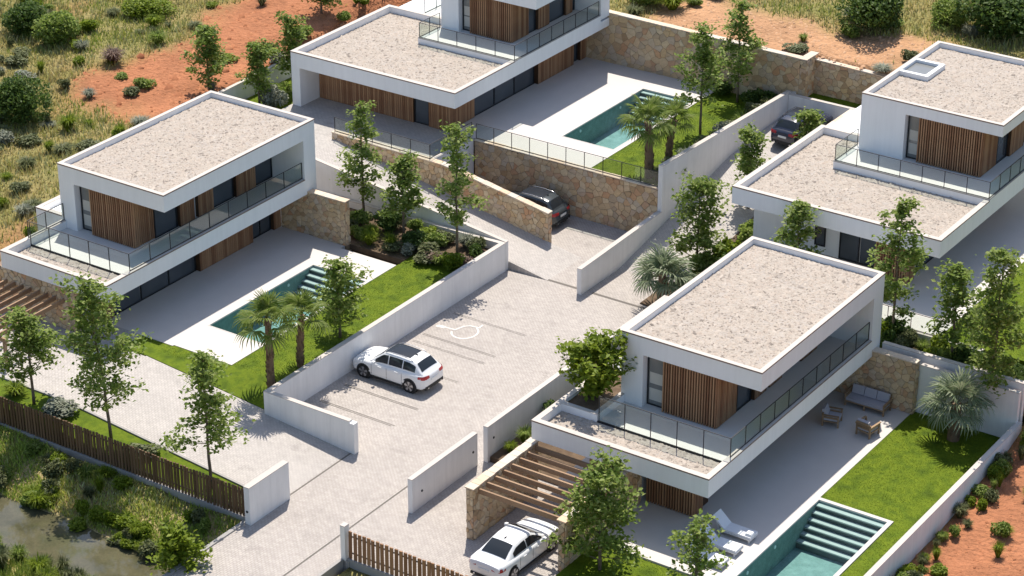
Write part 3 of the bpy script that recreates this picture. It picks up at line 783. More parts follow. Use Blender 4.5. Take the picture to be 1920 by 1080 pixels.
stone_wall('stone carport wall beside the bonnet of the white saloon', [(rect(27.78, 28.1, -7.3, -2.35), -1.6, 1.42)],
           [((27.78, -7.3, -1.1), (1, 0, 0), (0, -1, 0), [(0, 0), (.32, 0), (.32, 2.52), (0, 2.52)]), ((28.1, -7.3, -1.1), (0, 1, 0), (1, 0, 0), [(0, 0), (4.95, 0), (4.95, 2.52), (0, 2.52)])],
           cap_row(27.72, 28.16, -7.36, -2.3, lambda u: 1.42, 0.06, 0.42, 'y'), 0.30)
stone_wall('rubble stone house wall behind the timber carport beams', [(rect(25.6, 28.05, -1.45, -1.15), -1.2, 1.62)],
           [((25.6, -1.45, -1.1), (1, 0, 0), (0, -1, 0), [(0, 0), (2.45, 0), (2.45, 2.72), (0, 2.72)]), ((28.05, -1.45, -.72), (0, 1, 0), (1, 0, 0), [(0, 0), (.3, 0), (.3, 2.3), (0, 2.3)])], [], 0.38)
# stone wing beside the right villa
stone_wall('short stone wall end beside the navy car and the right villa', [(rect(20.35, 20.72, 29.3, 33.3), 0.8, 4.25)],
           [((20.72, 29.3, 1.6), (0, 1, 0), (1, 0, 0), [(0, 0), (4.0, 0), (4.0, 2.65), (0, 2.65)])], cap_row(20.3, 20.76, 29.3, 33.34, lambda u: 4.25, 0.08, 1.0, 'y'), 0.38)
# ------------------------------------------------------------------ gravel
def gravel(parent, rects, z, dens=125):
    """loose pebbles over a bed; one joined part"""
    off = np.array(root_of(parent).location)
    P = []
    for x0, x1, y0, y1 in rects:
        n = int((x1 - x0) * (y1 - y0) * dens)
        P.append(np.stack([RNG.uniform(x0 + .03, x1 - .03, n), RNG.uniform(y0 + .03, y1 - .03, n)], 1))
    P = np.concatenate(P); n = len(P)
    r = RNG.uniform(0.028, 0.058, n) * (1 + 0.9 * (RNG.random(n) < 0.08))
    ang = RNG.uniform(0, 2 * np.pi, n); el = RNG.uniform(1.0, 2.2, n)
    base = np.array([[1, 0, 0], [0.31, 0.95, 0], [-0.81, 0.59, 0], [-0.81, -0.59, 0], [0.31, -0.95, 0], [0.1, 0.05, 1]])
    V = np.repeat(base[None], n, 0) * (1 + RNG.uniform(-.3, .3, (n, 6, 1)))
    V[:, :, 0] *= (r * el)[:, None]; V[:, :, 1] *= r[:, None]; V[:, :, 2] *= (r * RNG.uniform(0.5, 0.9, n))[:, None]
    c, s = np.cos(ang)[:, None], np.sin(ang)[:, None]
    X = V[:, :, 0] * c - V[:, :, 1] * s + P[:, 0:1]; Y = V[:, :, 0] * s + V[:, :, 1] * c + P[:, 1:2]; Z = V[:, :, 2] + z
    V = np.stack([X, Y, Z], 2).reshape(-1, 3) - off
    F = np.array([[0, 1, 5], [1, 2, 5], [2, 3, 5], [3, 4, 5], [4, 0, 5]])
    F = (F[None] + (np.arange(n) * 6)[:, None, None]).reshape(-1, 3)
    o = link('gravel', fast_mesh('gravel', V, F, MAT['pebble']), parent)
    return tag(o, kind='stuff')

def coping_ring(parent, x0, x1, y0, y1, w, z, th=0.03, sides='nsew'):
    b = MB(); e = 0.012
    if 's' in sides: b.box(x0 - e, x1 + e, y0 - e, y0 + w, z + .001, z + th)
    if 'n' in sides: b.box(x0 - e, x1 + e, y1 - w, y1 + e, z + .001, z + th)
    a, c = (y0 + w if 's' in sides else y0), (y1 - w if 'n' in sides else y1)
    if 'w' in sides: b.box(x0 - e, x0 + w, a, c, z + .001, z + th)
    if 'e' in sides: b.box(x1 - w, x1 + e, a, c, z + .001, z + th)
    drip_edge(parent, x0, x1, y0, y1, z, sides)
    return b.build('coping', MAT['coping'], parent)

def drip_edge(parent, x0, x1, y0, y1, z, sides='nsew'):
    d = MB(); a, e = z - .035, 0.022
    if 's' in sides: d.box(x0 - e, x1 + e, y0 - e, y0 - .001, a, z + .022)
    if 'n' in sides: d.box(x0 - e, x1 + e, y1 + .001, y1 + e, a, z + .022)
    if 'w' in sides: d.box(x0 - e, x0 - .001, y0, y1, a, z + .022)
    if 'e' in sides: d.box(x1 + .001, x1 + e, y0, y1, a, z + .022)
    return d.build('drip_edge', MAT['drip'], parent)

def window_x(root, X, ya, yb, z0, z1, panes=1, out=0.06, m='pane'):
    """glazing in a wall facing +X at plane X"""
    f = MB(); t = 0.06
    ys = np.linspace(ya, yb, panes + 1)
    f.box(X, X + out, ya, yb, z0, z0 + t); f.box(X, X + out, ya, yb, z1 - t, z1)
    for i, y in enumerate(ys):
        lo = y if i == 0 else (y - t if i == panes else y - t / 2)
        f.box(X, X + out + .004, lo, lo + t, z0 + t, z1 - t)
    fo = f.build('window', MAT['frame'], root)
    for a, b_ in zip(ys[:-1], ys[1:]):
        p = MB(); p.box(X + .004, X + .02, a + t, b_ - t, z0 + t, z1 - t); p.build('pane', MAT[m], fo)
    return fo

def window_y(root, Y, xa, xb, z0, z1, panes=1, m='pane', out=0.06):
    """glazing in a wall facing -Y at plane Y"""
    f = MB(); t = 0.06
    xs = np.linspace(xa, xb, panes + 1)
    f.box(xa, xb, Y - out, Y, z0, z0 + t); f.box(xa, xb, Y - out, Y, z1 - t, z1)
    for i, x in enumerate(xs):
        lo = x if i == 0 else (x - t if i == panes else x - t / 2)
        f.box(lo, lo + t, Y - out - .004, Y, z0 + t, z1 - t)
    fo = f.build('window', MAT['frame'], root)
    for a, b_ in zip(xs[:-1], xs[1:]):
        p = MB(); p.box(a + t, b_ - t, Y - .02, Y - .004, z0 + t, z1 - t); p.build('pane', MAT[m], fo)
        if m == 'pane_pale':
            q = MB(); q.box(a + t + .05, b_ - t - .04, Y - .026, Y - .021, z1 - 1.5, z1 - .95); q.box(a + t + .04, b_ - t - .05, Y - .026, Y - .021, z0 + .25, z0 + .85)
            q.build('blind', MAT['blind'], fo)
    return fo

def timber_x(root, X, ya, yb, z0, z1, thick=0.16, pitch=0.15):
    b = MB(); b.box(X, X + thick, ya, yb, z0, z1)
    o = b.build('timber_panel', MAT['wood_dark'], root)
    slat_row(o, (X + thick, ya, 0), (0, 1, 0), (1, 0, 0), yb - ya, z0 + .02, z1 - .02, pitch, pitch * .82, 0.028)
    return o

def timber_y(root, Y, xa, xb, z0, z1, thick=0.12, pitch=0.15):
    b = MB(); b.box(xa, xb, Y - thick, Y, z0, z1)
    o = b.build('timber_panel', MAT['wood_dark'], root)
    slat_row(o, (xa, Y - thick, 0), (1, 0, 0), (0, -1, 0), xb - xa, z0 + .02, z1 - .02, pitch, pitch * .82, 0.028)
    return o

def timber_block(root, x0, x1, y0, y1, z0, z1, pitch=0.135):
    b = MB(); b.box(x0 + .07, x1 - .07, y0 + .07, y1, z0 + .05, z1)
    o = b.build('timber_screen', MAT['wood_dark'], root)
    slat_row(o, (x0, y0 + .07, 0), (1, 0, 0), (0, -1, 0), x1 - x0 - .04, z0 + .02, z1, pitch, 0.062, 0.065)
    slat_row(o, (x1 - .07, y0 + .05, 0), (0, 1, 0), (1, 0, 0), y1 - y0 - .05, z0 + .02, z1, pitch, 0.085, 0.05)
    return o

def railing(parent, pts, h=0.95, step=1.25, name='railing', zglass=0.05, part=True):
    """glass panels between slim posts under a thin top rail; pts is a polyline of base points"""
    b = MB()
    for p, q in zip(pts[:-1], pts[1:]):
        b.bar((p[0], p[1], p[2] + h), (q[0], q[1], q[2] + h), 0.035, 0.025)
        b.bar((p[0], p[1], p[2] + .03), (q[0], q[1], q[2] + .03), 0.03, 0.03)
    r = b.build(name if part else 'top_rail', MAT['rail'], parent)
    host = r if part else parent
    off = Vector(root_of(parent).location)
    pm = MB(); pm.box(-.017, .017, -.017, .017, 0, h - .013); pme = pm.mesh('post', MAT['rail'])
    done = set()
    for p, q in zip(pts[:-1], pts[1:]):
        P, Q = Vector(p), Vector(q); L = (Q - P).length; n = max(1, round(L / step))
        for i in range(n + 1):
            c = P.lerp(Q, i / n); key = (round(c.x, 2), round(c.y, 2))
            if key not in done: done.add(key); link('post', pme, host, c - off)
        for i in range(n):
            a, e = P.lerp(Q, (i + .03) / n), P.lerp(Q, (i + 1 - .03) / n)
            g = MB(); d = (e - a).normalized(); s_ = Vector((-d.y, d.x, 0)) * .006
            vs = [a - s_, e - s_, e + s_, a + s_]
            vs = [v + Vector((0, 0, zglass)) for v in vs] + [v + Vector((0, 0, h - .05)) for v in vs]
            g.add(vs, [(3, 2, 1, 0), (4, 5, 6, 7), (0, 1, 5, 4), (1, 2, 6, 5), (2, 3, 7, 6), (3, 0, 4, 7)])
            g.build('glass_panel', MAT['glass'], host)
    return r

def upper_box(t, bx0, bx1, by0, by1, deck, rb, rt, seq, block, winw, wfront='pane_pale', cop=0.22, endw=0.95, back=2.25, zlo=0.3):
    """first floor: set-back walls, corner timber screen, framed roof with gravel"""
    xi = bx1 - back
    b = MB()
    b.box(bx0, xi, by0 + 0.45, by1 - endw, deck - zlo, rb)                 # rooms
    b.box(bx0, block[0] - winw, by0, by0 + 0.449, deck - zlo, rb)            # front pier
    b.box(bx0, bx1, by1 - endw, by1, deck - zlo, rb)                       # end wall
    b.build('upper_wall', MAT['white'], t)
    r = MB()
    r.box(bx0, bx1, by0, by1, rb + .001, rt - 0.34)
    r.box(bx0, bx1, by0, by0 + cop, rt - .34, rt); r.box(bx0, bx1, by1 - cop, by1, rt - .34, rt)
    r.box(bx0, bx0 + cop, by0 + cop, by1 - cop, rt - .34, rt); r.box(bx1 - cop, bx1, by0 + cop, by1 - cop, rt - .34, rt)
    ro = r.build('roof', MAT['white'], t)
    coping_ring(ro, bx0, bx1, by0, by1, cop, rt)
    g = MB(); g.box(bx0 + cop, bx1 - cop, by0 + cop, by1 - cop, rt - .339, rt - .25); g.build('gravel_bed', MAT['gravel_bed'], ro)
    gravel(ro, [(bx0 + cop, bx1 - cop, by0 + cop, by1 - cop)], rt - .25)
    window_y(t, by0 + 0.44, block[0] - winw + .02, block[0] - .01 + .25, deck, rb, 1, wfront)
    timber_block(t, block[0], block[1], block[2], block[3], deck + .02, rb - .002)
    for kind, a, c in seq:
        if kind == 'g': window_x(t, xi + .002, a, c, deck, rb, max(1, round((c - a) / 1.3)))
        else: timber_x(t, xi + .002, a, c, deck + .02, rb - .02, 0.2)
    return xi

# ================================================================== left villa
def left_villa():
    t = thing('villa', 'white two-storey villa at left with a flat gravel roof behind two fan palms', 'villa', (-3.5, 3.5, 0), group='white flat-roofed villas')
    xl, xr, y0, y1, zb, zt = -7.04, 0.0, -4.38, 11.75, 2.39, 3.28
    deck, ry = 2.9, -2.45
    g = MB(); g.box(-7.0, -2.2, -3.4, 11.7, -0.02, zb - .001); g.build('ground_wall', MAT['white'], t)
    s = MB()
    s.box(xl, xr, y0, y1, zb, deck - .03)
    s.box(xl, xr, y0, y0 + .27, deck - .03, zt); s.box(xr - .27, xr, y0 + .27, y1 - .95, deck - .03, zt); s.box(xl, xl + .27, y0 + .27, 0 - .001, deck - .03, zt)
    so = s.build('slab', MAT['white'], t)
    b = MB(); e = .012
    b.box(xl - e, xr + e, y0 - e, y0 + .27, zt + .001, zt + .03); b.box(xr - .27, xr + e, y0 + .27, y1 - .96, zt + .001, zt + .03); b.box(xl - e, xl + .27, y0 + .27, -.005, zt + .001, zt + .03)
    b.build('coping', MAT['coping'], so)
    drip_edge(so, xl, xr, y0, y1 - .95, zt, 'se')
    d = MB(); d.box(xl + .27, xr - .27, ry - .05, 10.79, deck - .03, deck); d.build('deck_floor', MAT['deck'], t)
    k = MB(); k.box(xl + .28, xr - .28, ry - .14, ry - .05, deck - .03, deck + .05); k.build('deck_edge', MAT['frame'], t)
    gb = MB(); gb.box(xl + .27, xr - .27, y0 + .27, ry - .14, deck - .03, deck + .0); gb.build('gravel_bed', MAT['gravel_bed'], t)
    gravel(t, [(xl + .27, xr - .27, y0 + .27, ry - .14)], deck)
    railing(t, [(xl + .15, -.02, zt + .03), (xl + .15, ry - .1, zt + .03)], 0.92, 1.25)
    railing(t, [(xl + .28, ry - .1, deck + .05), (xr - .14, ry - .1, deck + .05)], zt + .95 - deck - .05, 1.25)
    railing(t, [(xr - .14, ry - .1, zt + .03), (xr - .14, 10.75, zt + .03)], 0.92, 1.42)
    upper_box(t, xl, xr, 0.0, y1, deck, 5.49, 6.39,
              [('g', 1.56, 3.25), ('w', 3.3, 4.4), ('w', 4.7, 5.87), ('g', 5.9, 7.64), ('w', 7.68, 9.24), ('g', 9.28, 10.78)], (-5.1, -2.18, 0.04, 1.55), 0.93, zlo=0.028)
    # ground floor side
    X = -2.198
    timber_x(t, X, -3.38, -1.9, 0.0, zb - .01, .12)
    window_x(t, X, -1.86, 4.34, 0.0, zb - .01, 3)
    timber_x(t, X, 4.38, 8.62, 0.0, zb - .01, .3)
    window_x(t, X, 8.65, 10.4, 0.0, zb - .01, 2)
    timber_x(t, X, 10.42, 11.0, 0.0, zb - .01, .25)
    # low side wing on the left
    sw = MB(); sw.box(-9.2, -7.045, .32, 8.0, -.3, 3.0); sw.box(-9.2, -8.95, .32, 8.0, 3.0, 3.3); sw.box(-8.95, -7.045, .32, .57, 3.0, 3.3); sw.box(-8.95, -7.045, 7.75, 8.0, 3.0, 3.3); wing = sw.build('side_wing', MAT['white'], t)
    coping_ring(wing, -9.2, -7.06, .32, 8.0, .25, 3.3, .03, 'nsw')
    return t
left_villa()

# ================================================================== front right villa
def front_villa():
    t = thing('villa', 'white flat-roofed villa at front right with a tree in its terrace planter', 'villa', (28.7, 7.5, -0.72), group='white flat-roofed villas')
    xl, xr, y0, y1, zb, zt = 23.32, 32.22, -2.65, 13.33, 1.66, 2.57
    bx0, by0 = 25.23, 1.645
    deck, ry = 2.2, -0.5
    g = MB(); g.box(25.6, 29.9, .45, 13.3, -1.1, zb - .001); g.box(25.6, 27.9, -1.14, .45, -1.1, zb - .001); g.build('ground_wall', MAT['white'], t)
    s = MB()
    s.box(xl, xr, y0, y1, zb, deck - .03)
    s.box(xl, xr, y0, y0 + .27, deck - .03, zt); s.box(xr - .27, xr, y0 + .27, y1 - .96, deck - .03, zt); s.box(xl, xl + .27, y0 + .27, y1 - .96, deck - .03, zt)
    so = s.build('slab', MAT['white'], t)
    b = MB(); e = .012
    b.box(xl - e, xr + e, y0 - e, y0 + .27, zt + .001, zt + .03); b.box(xr - .27, xr + e, y0 + .27, y1 - .97, zt + .001, zt + .03); b.box(xl - e, xl + .27, y0 + .27, y1 - .97, zt + .001, zt + .03)
    b.build('coping', MAT['coping'], so)
    drip_edge(so, xl, xr, y0, y1 - .95, zt, 'sew')
    d = MB(); d.box(25.42, xr - .27, ry - .05, by0 + 10.75, deck - .03, deck); d.build('deck_floor', MAT['deck'], t)
    k = MB(); k.box(25.42, xr - .28, ry - .14, ry - .05, deck - .03, deck + .05); k.build('deck_edge', MAT['frame'], t)
    gb = MB(); gb.box(xl + .27, xr - .27, y0 + .27, ry - .14, deck - .03, deck); gb.build('gravel_bed', MAT['gravel_bed'], t)
    gravel(t, [(xl + .27, xr - .27, y0 + .27, ry - .14)], deck)
    # planter
    p = MB(); p.box(xl + .27, 25.42, ry - .15, ry + .05, deck - .03, zt); p.box(25.2, 25.42, ry + .05, 1.64, deck - .029, zt)
    po = p.build('planter', MAT['white'], t)
    q = MB(); q.box(xl + .27, 25.43, ry - .16, ry + .06, zt + .001, zt + .03); q.box(25.19, 25.43, ry + .06, 1.64, zt + .001, zt + .03); q.build('coping', MAT['coping'], po)
    q = MB(); q.box(xl + .27, 25.2, ry + .05, 3.6, deck - .03, zt - .12); q.build('planter_soil', MAT['soil'], po)
    railing(t, [(25.5, ry - .1, deck + .05), (xr - .14, ry - .1, deck + .05)], zt + .95 - deck - .05, 1.3)
    railing(t, [(xr - .14, ry - .1, zt + .03), (xr - .14, by0 + 10.7, zt + .03)], 0.92, 1.3)
    upper_box(t, bx0, xr, by0, y1, deck, 4.79, 5.69,
              [('g', 3.6, 4.9), ('w', 4.95, 6.05), ('w', 6.35, 7.5), ('g', 7.55, 9.3), ('w', 9.35, 10.9), ('g', 10.95, 12.35)], (27.28, 30.1, by0 + .05, by0 + 1.85), 0.95, zlo=0.028)
    # ground floor
    timber_block(t, 28.2, 30.66, -1.0, -.2, -.70, zb - .002)
    bk = MB(); bk.box(28.25, 30.5, -.2, 0.5, -.7, zb - .003); bk.build('entrance_wall', MAT['wood_dark'], t)
    X = 29.902
    window_x(t, X, .6, 6.9, -.72, zb - .01, 3); timber_x(t, X, 6.95, 10.5, -.72, zb - .01, .3); window_x(t, X, 10.55, 12.4, -.72, zb - .01, 2)
    return t
front_villa()

# ================================================================== far villa and right villa (L-shaped terraces)
def gravel_terrace(t, xl, xr, y0, yb, y1, zb, zt, dx0, dy0, deck, cop=.27):
    """slab with parapets; gravel in front of and beside a raised deck"""
    lo = zt - .42
    s = MB()
    s.box(xl, xr, y0, y1 - .001, zb, lo)
    s.box(xl, xr, y0, y0 + cop, lo, zt); s.box(xl, xl + cop, y0 + cop, yb, lo, zt); s.box(xl, dx0 + .6, yb, yb + cop, lo, zt); s.box(xr - cop, xr, y0 + cop, dy0, lo, zt)
    so = s.build('slab', MAT['white'], t)
    b = MB(); e = .012
    b.box(xl - e, xr + e, y0 - e, y0 + cop, zt + .001, zt + .03); b.box(xl - e, xl + cop, y0 + cop, yb, zt + .001, zt + .03); b.box(xl - e, dx0 - .02, yb, yb + cop + e, zt + .001, zt + .03); b.box(xr - cop, xr + e, y0 + cop, dy0, zt + .001, zt + .03)
    b.build('coping', MAT['coping'], so)
    drip_edge(so, xl, xr, y0, dy0, zt, 'se')
    d = MB(); d.box(dx0, xr - .002, dy0, y1 - .96, lo, deck - .04); d.build('deck_base', MAT['white'], t)
    d = MB(); d.box(dx0 + .10, xr - .14, dy0 + .12, y1 - .97, deck - .04, deck); d.build('deck_floor', MAT['deck'], t)
    d = MB(); d.box(dx0 - .01, xr + .004, dy0 - .01, dy0 + .12, deck - .04, deck + .015); d.box(dx0 - .01, dx0 + .10, dy0 + .12, yb + 1.2, deck - .04, deck + .015); d.box(xr - .14, xr + .004, dy0 + .12, y1 - .97, deck - .04, deck + .015); d.build('deck_edge', MAT['curb'], t)
    rects = [(xl + cop, xr - cop, y0 + cop, dy0), (xl + cop, dx0, dy0, yb)]
    g = MB()
    for r in rects: g.box(*r, lo, lo + .07)
    g.build('gravel_bed', MAT['gravel_bed'], t)
    gravel(t, rects, lo + .07)

def far_villa():
    t = thing('villa', 'white villa at the top with a wide gravel terrace roof above a timber-clad ground floor', 'villa', (-3.0, 29.0, 1.75), group='white flat-roofed villas')
    xl, xr, y0, y1, zb, zt = -9.52, 2.06, 21.52, 37.5, 4.13, 5.04
    deck = 5.06
    gravel_terrace(t, xl, xr, y0, 30.67, y1, zb, zt, -4.75, 27.4, deck)
    railing(t, [(-4.69, 29.5, deck), (-4.69, 27.46, deck), (xr - .06, 27.46, deck), (xr - .06, 36.4, deck)], 0.9, 1.3)
    upper_box(t, -4.62, xr, 29.55, y1, deck, 7.5, 8.2, [('g', 31.4, 32.3), ('w', 32.35, 33.5), ('g', 33.55, 35.3), ('w', 35.3, 36.0), ('g', 36.0, 36.5)], (-2.65, 0.36, 29.6, 31.4), 0.72, back=1.9)
    g = MB(); g.box(xl + .5, .2, 23.4, 37.45, 1.7, zb - .001); g.box(xl, xl + .6, 21.53, 23.4, 1.7, zb - .001); g.build('ground_wall', MAT['white'], t)
    timber_y(t, 23.398, -8.9, -2.1, 1.75, zb - .01); window_y(t, 23.398, -2.08, -1.05, 1.75, zb - .01); timber_y(t, 23.398, -1.03, .3, 1.75, zb - .01)
    X = .202
    timber_x(t, X, 23.3, 25.85, 1.75, zb - .01, .1); window_x(t, X, 25.9, 32.1, 1.75, zb - .01, 3); timber_x(t, X, 32.15, 36.0, 1.75, zb - .01, .3); window_x(t, X, 36.03, 36.8, 1.75, zb - .01, 1); timber_x(t, X, 36.83, 37.5, 1.75, zb - .01, .25)
    # terrace railing strip seen behind the roof corner
    sw = MB(); sw.box(-7.2, -4.63, 31.2, 37.4, zb, 4.9); sw.build('rear_terrace', MAT['deck'], t)
    railing(t, [(-7.1, 37.2, 4.9), (-7.1, 31.3, 4.9)], 0.9, 1.3)
    return t
far_villa()

def right_villa():
    t = thing('villa', 'white villa at the right edge with a skylight on its upper gravel roof', 'villa', (26.5, 27.0, 1.58), group='white flat-roofed villas')
    xl, xr, y0, y1, zb, zt = 20.70, 32.20, 19.5, 36.3, 3.97, 4.90
    deck = 4.98
    gravel_terrace(t, xl, xr, y0, 28.9, y1, zb, zt, 23.5, 25.1, deck)
    railing(t, [(23.56, 27.7, deck), (23.56, 25.16, deck), (xr - .06, 25.16, deck), (xr - .06, 35.2, deck)], 0.9, 1.3)
    bx0, bx1, by0 = 23.87, 31.72, 27.2
    upper_box(t, bx0, bx1, by0, y1, deck, 7.5, 8.12, [('g', 29.3, 30.6), ('w', 30.65, 32.4), ('g', 32.45, 35.3)], (27.1, 30.72, by0 + .05, by0 + 2.0), 0.72, back=1.12, endw=.6)
    # skylight
    s = MB(); sx0, sx1, sy0, sy1, z0, z1 = 24.09, 25.7, 31.1, 33.3, 7.8, 8.14
    s.box(sx0, sx1, sy0, sy0 + .22, z0, z1); s.box(sx0, sx1, sy1 - .22, sy1, z0, z1); s.box(sx1 - .22, sx1, sy0 + .22, sy1 - .22, z0, z1); s.box(sx0, sx0 + .02, sy0 + .22, sy1 - .22, z0, z1)
    so = s.build('skylight', MAT['white'], t)
    p = MB(); p.box(sx0 + .02, sx1 - .22, sy0 + .22, sy1 - .22, z0, z1 - .16); p.build('pane', MAT['pane_pale'], so)
    # ground floor
    g = MB(); g.box(21.05, 29.9, 21.3, 36.2, 1.0, zb - .001); g.build('ground_wall', MAT['white'], t)
    window_y(t, 21.298, 24.6, 25.2, 2.0, zb - .05); window_y(t, 21.298, 26.0, 28.2, 1.6, zb - .02, 2)
    bt = timber_block(t, 28.4, 30.2, 20.3, 21.3, 1.6, zb - .002)
    X = 29.902
    window_x(t, X, 22.0, 28.2, 1.6, zb - .01, 3); timber_x(t, X, 28.25, 32.0, 1.6, zb - .01, .3)
    # small landing beside the entrance
    l = MB(); l.box(21.6, 23.86, 30.6, 33.2, 1.3, 4.1); l.build('landing', MAT['deck'], t)
    return t
right_villa()

# ------------------------------------------------------------------ free-standing railings
t = thing('glass_railing', 'thin metal and glass railing along the stone retaining wall above the dark grey car', 'railing', (8.3, 23.2, 1.83))
railing(t, [(2.3, 23.2, 1.83), (14.28, 23.2, 1.83)], 0.9, 1.2, part=False)
t = thing('glass_railing', 'thin metal railing along the wing wall beside the far terrace', 'railing', (-1, 18.95, 2.0))
railing(t, [(-4.4, 18.95, 2.17), (2.18, 18.95, 2.08), (2.18, 22.95, 2.03)], 0.85, 1.2, part=False)
t = thing('glass_railing', 'glass railing on the low wall in front of the right villa', 'railing', (33, 16.2, 1.6))
railing(t, [(30.0, 16.2, 1.6), (36.1, 16.2, 1.6)], 0.9, 1.3, part=False)

# ------------------------------------------------------------------ pools
def pool(label, x0, x1, y0, y1, z, depth, steps_at, cop=(0.06, 0.06, 0.06, 0.06), lights=()):
    """inner edge x0..x1, y0..y1; coping z; steps at the far end"""
    t = thing('swimming_pool', label, 'pool', ((x0 + x1) / 2, (y0 + y1) / 2, z), group='turquoise swimming pools')
    b = MB(); e = 0.2
    b.box(x0 - e, x1 + e, y0 - e, y1 + e, z - depth - .2, z - depth)
    b.box(x0 - e, x0, y0 - e, y1 + e, z - depth, z - .06); b.box(x1, x1 + e, y0 - e, y1 + e, z - depth, z - .06)
    b.box(x0, x1, y0 - e, y0, z - depth, z - .06); b.box(x0, x1, y1, y1 + e, z - depth, z - .06)
    b.build('basin', MAT['pool_tile'], t)
    c = MB(); cw, ce, cs, cn = cop
    c.box(x0 - cw, x0, y0 - cs, y1 + cn, z - .06, z + .012); c.box(x1, x1 + ce, y0 - cs, y1 + cn, z - .06, z + .012); c.box(x0, x1, y0 - cs, y0, z - .06, z + .012); c.box(x0, x1, y1, y1 + cn, z - .06, z + .012)
    c.build('pool_coping', MAT['patio'], t)
    n = 6
    for i in range(n):
        s = MB(); zz = z - .13 - i * .19
        ya = y1 - (i + 1) * .34
        s.box(x0 + .002, x1 - .002, ya, ya + .34, zz - .03, zz); s.build('step', MAT['pool_step'], t)
        s2 = MB(); s2.box(x0 + .004, x1 - .004, ya + .02, ya + .34, z - depth + .001, zz - .031); s2.build('riser', MAT['riser'], t)
        s2 = MB(); s2.box(x0 + .004, x1 - .004, ya - .002, ya + .05, zz + .001, zz + .006); s2.build('step_edge', MAT['riser'], t)
    wv = MB(); wv.add([(x0, y0, z - .10), (x1, y0, z - .10), (x1, y1, z - .10), (x0, y1, z - .10)], [(0, 1, 2, 3)]); wv.build('water', MAT['pool_water'], t)
    for (lx, ly, face) in lights:
        L = MB(); L.tube([(lx, ly, z - .32), (lx + (.03 if face == 'e' else -.03), ly, z - .32)], [.09, .08], 10); L.build('pool_light', MAT['light_lens'], t)
    return t
pool('turquoise pool of the left villa behind the fan palms', 2.42, 5.84, 0.04, 8.26, 0.0, 1.4, 'n', lights=[(2.425, 2.2, 'e'), (2.425, 6.2, 'e')])
pool('turquoise pool of the far villa with its steps next to the small tree', 6.02, 9.39, 26.36, 35.04, 1.75, 1.4, 'n', lights=[(6.025, 28.2, 'e'), (6.025, 32.5, 'e')])
pool('turquoise pool with wide grey steps at the bottom right, next to the sun loungers', 34.42, 37.72, -11.0, 3.40, -0.72, 1.4, 'n', (0.06, .2, .06, .2), lights=[(34.425, -.6, 'e'), (34.425, -3.0, 'e')])
# ------------------------------------------------------------------ fences and pergolas
def slat_fence(label, x0, x1, y, zb, zt, base_z, pitch, wd, m, post_w=None, base=True):
    t = thing('slat_fence', label, 'fence', ((x0 + x1) / 2, y, base_z))
    off = Vector(t.location)
    if base:
        b = MB(); b.box(x0, x1, y - .12, y + .12, base_z - 1.2, zb - .02); b.build('fence_base', MAT['curb'], t)
    r = MB(); r.box(x0, x1, y + .02, y + .06, zb + .22, zb + .28); r.box(x0, x1, y + .02, y + .06, zt - .28, zt - .22); r.build('fence_rail', MAT['rail'], t)
    mb = MB(); mb.box(-wd / 2, wd / 2, -.045, .018, 0, zt - zb); me = mb.mesh('slat', m)
    n = int((x1 - x0) / pitch)
    for i in range(n):
        x = x0 + (i + .5) * (x1 - x0) / n
        link('slat', me, t, Vector((x + random.uniform(-.012, .012), y, zb + random.uniform(-.015, .02))) - off, (random.uniform(-.012, .012), random.uniform(-.012, .012), random.uniform(-.15, .15)))
    return t
slat_fence('dark brown timber slat fence on a concrete base above the stream bank', -6.5, 14.44, -11.42, -1.0, 0.40, -1.55, 0.185, 0.11, MAT['fence_wood'])
slat_fence('lighter brown timber slat fence at the bottom beside the white saloon', 19.9, 29.5, -11.42, -1.05, 0.27, -1.4, 0.235, 0.15, MAT['gate_wood'], base=True)

def pergola(label, beams, loc):
    t = thing('pergola', label, 'pergola', loc)
    for p, q, wd, h in beams:
        b = MB(); b.bar(p, q, wd, h); b.build('beam', MAT['beam'], t)
    return t
bl = []
for i in range(8):
    y = -6.95 + i * 0.62
    bl.append(((23.46, y, 1.22), (27.77, y, 1.22), 0.09, 0.24))
pergola('row of brown timber pergola beams over the white saloon', bl, (25.6, -4.8, 1.1))
bl = []
for i in range(8):
    x = -6.9 + i * 0.55
    bl.append(((x, -9.0, 1.62), (x, -4.27, 1.62), 0.08, 0.22))
bl.append(((-7.4, -8.6, 1.40), (-2.6, -8.6, 1.40), 0.12, 0.2))
t = pergola('brown timber pergola beams at the left edge leading to the stone wall', bl, (-5, -6.5, 0))
for x in (-7.2, -2.8):
    b = MB(); b.box(x - .07, x + .07, -8.67, -8.53, 0.0, 1.30); b.build('post', MAT['beam'], t)

# ------------------------------------------------------------------ vegetation
def leaves_np(C, size, rng, up=0.35, elong=1.6, n_each=1, spread=0.0):
    """leaf rhombi (two triangles each) around centres C"""
    n = len(C)
    nrm = rng.normal(size=(n, 3)); nrm[:, 2] = np.abs(nrm[:, 2]) + up; nrm /= np.linalg.norm(nrm, axis=1)[:, None]
    a = rng.normal(size=(n, 3)); a -= nrm * np.sum(a * nrm, 1)[:, None]; a /= np.linalg.norm(a, axis=1)[:, None]
    b = np.cross(nrm, a)
    s = size * rng.uniform(.6, 1.3, n)[:, None]
    fold = nrm * s * 0.18
    P = np.stack([C - a * s * elong * .5, C + b * s * .5 + fold, C + a * s * elong * .5, C - b * s * .5 + fold], 1).reshape(-1, 3)
    k = (np.arange(n) * 4)[:, None]
    F = np.concatenate([k + np.array([[0, 1, 2]]), k + np.array([[0, 2, 3]])], 0)
    F = np.stack([k + np.array([[0, 1, 2]]), k + np.array([[0, 2, 3]])], 1).reshape(-1, 3)
    return P, F

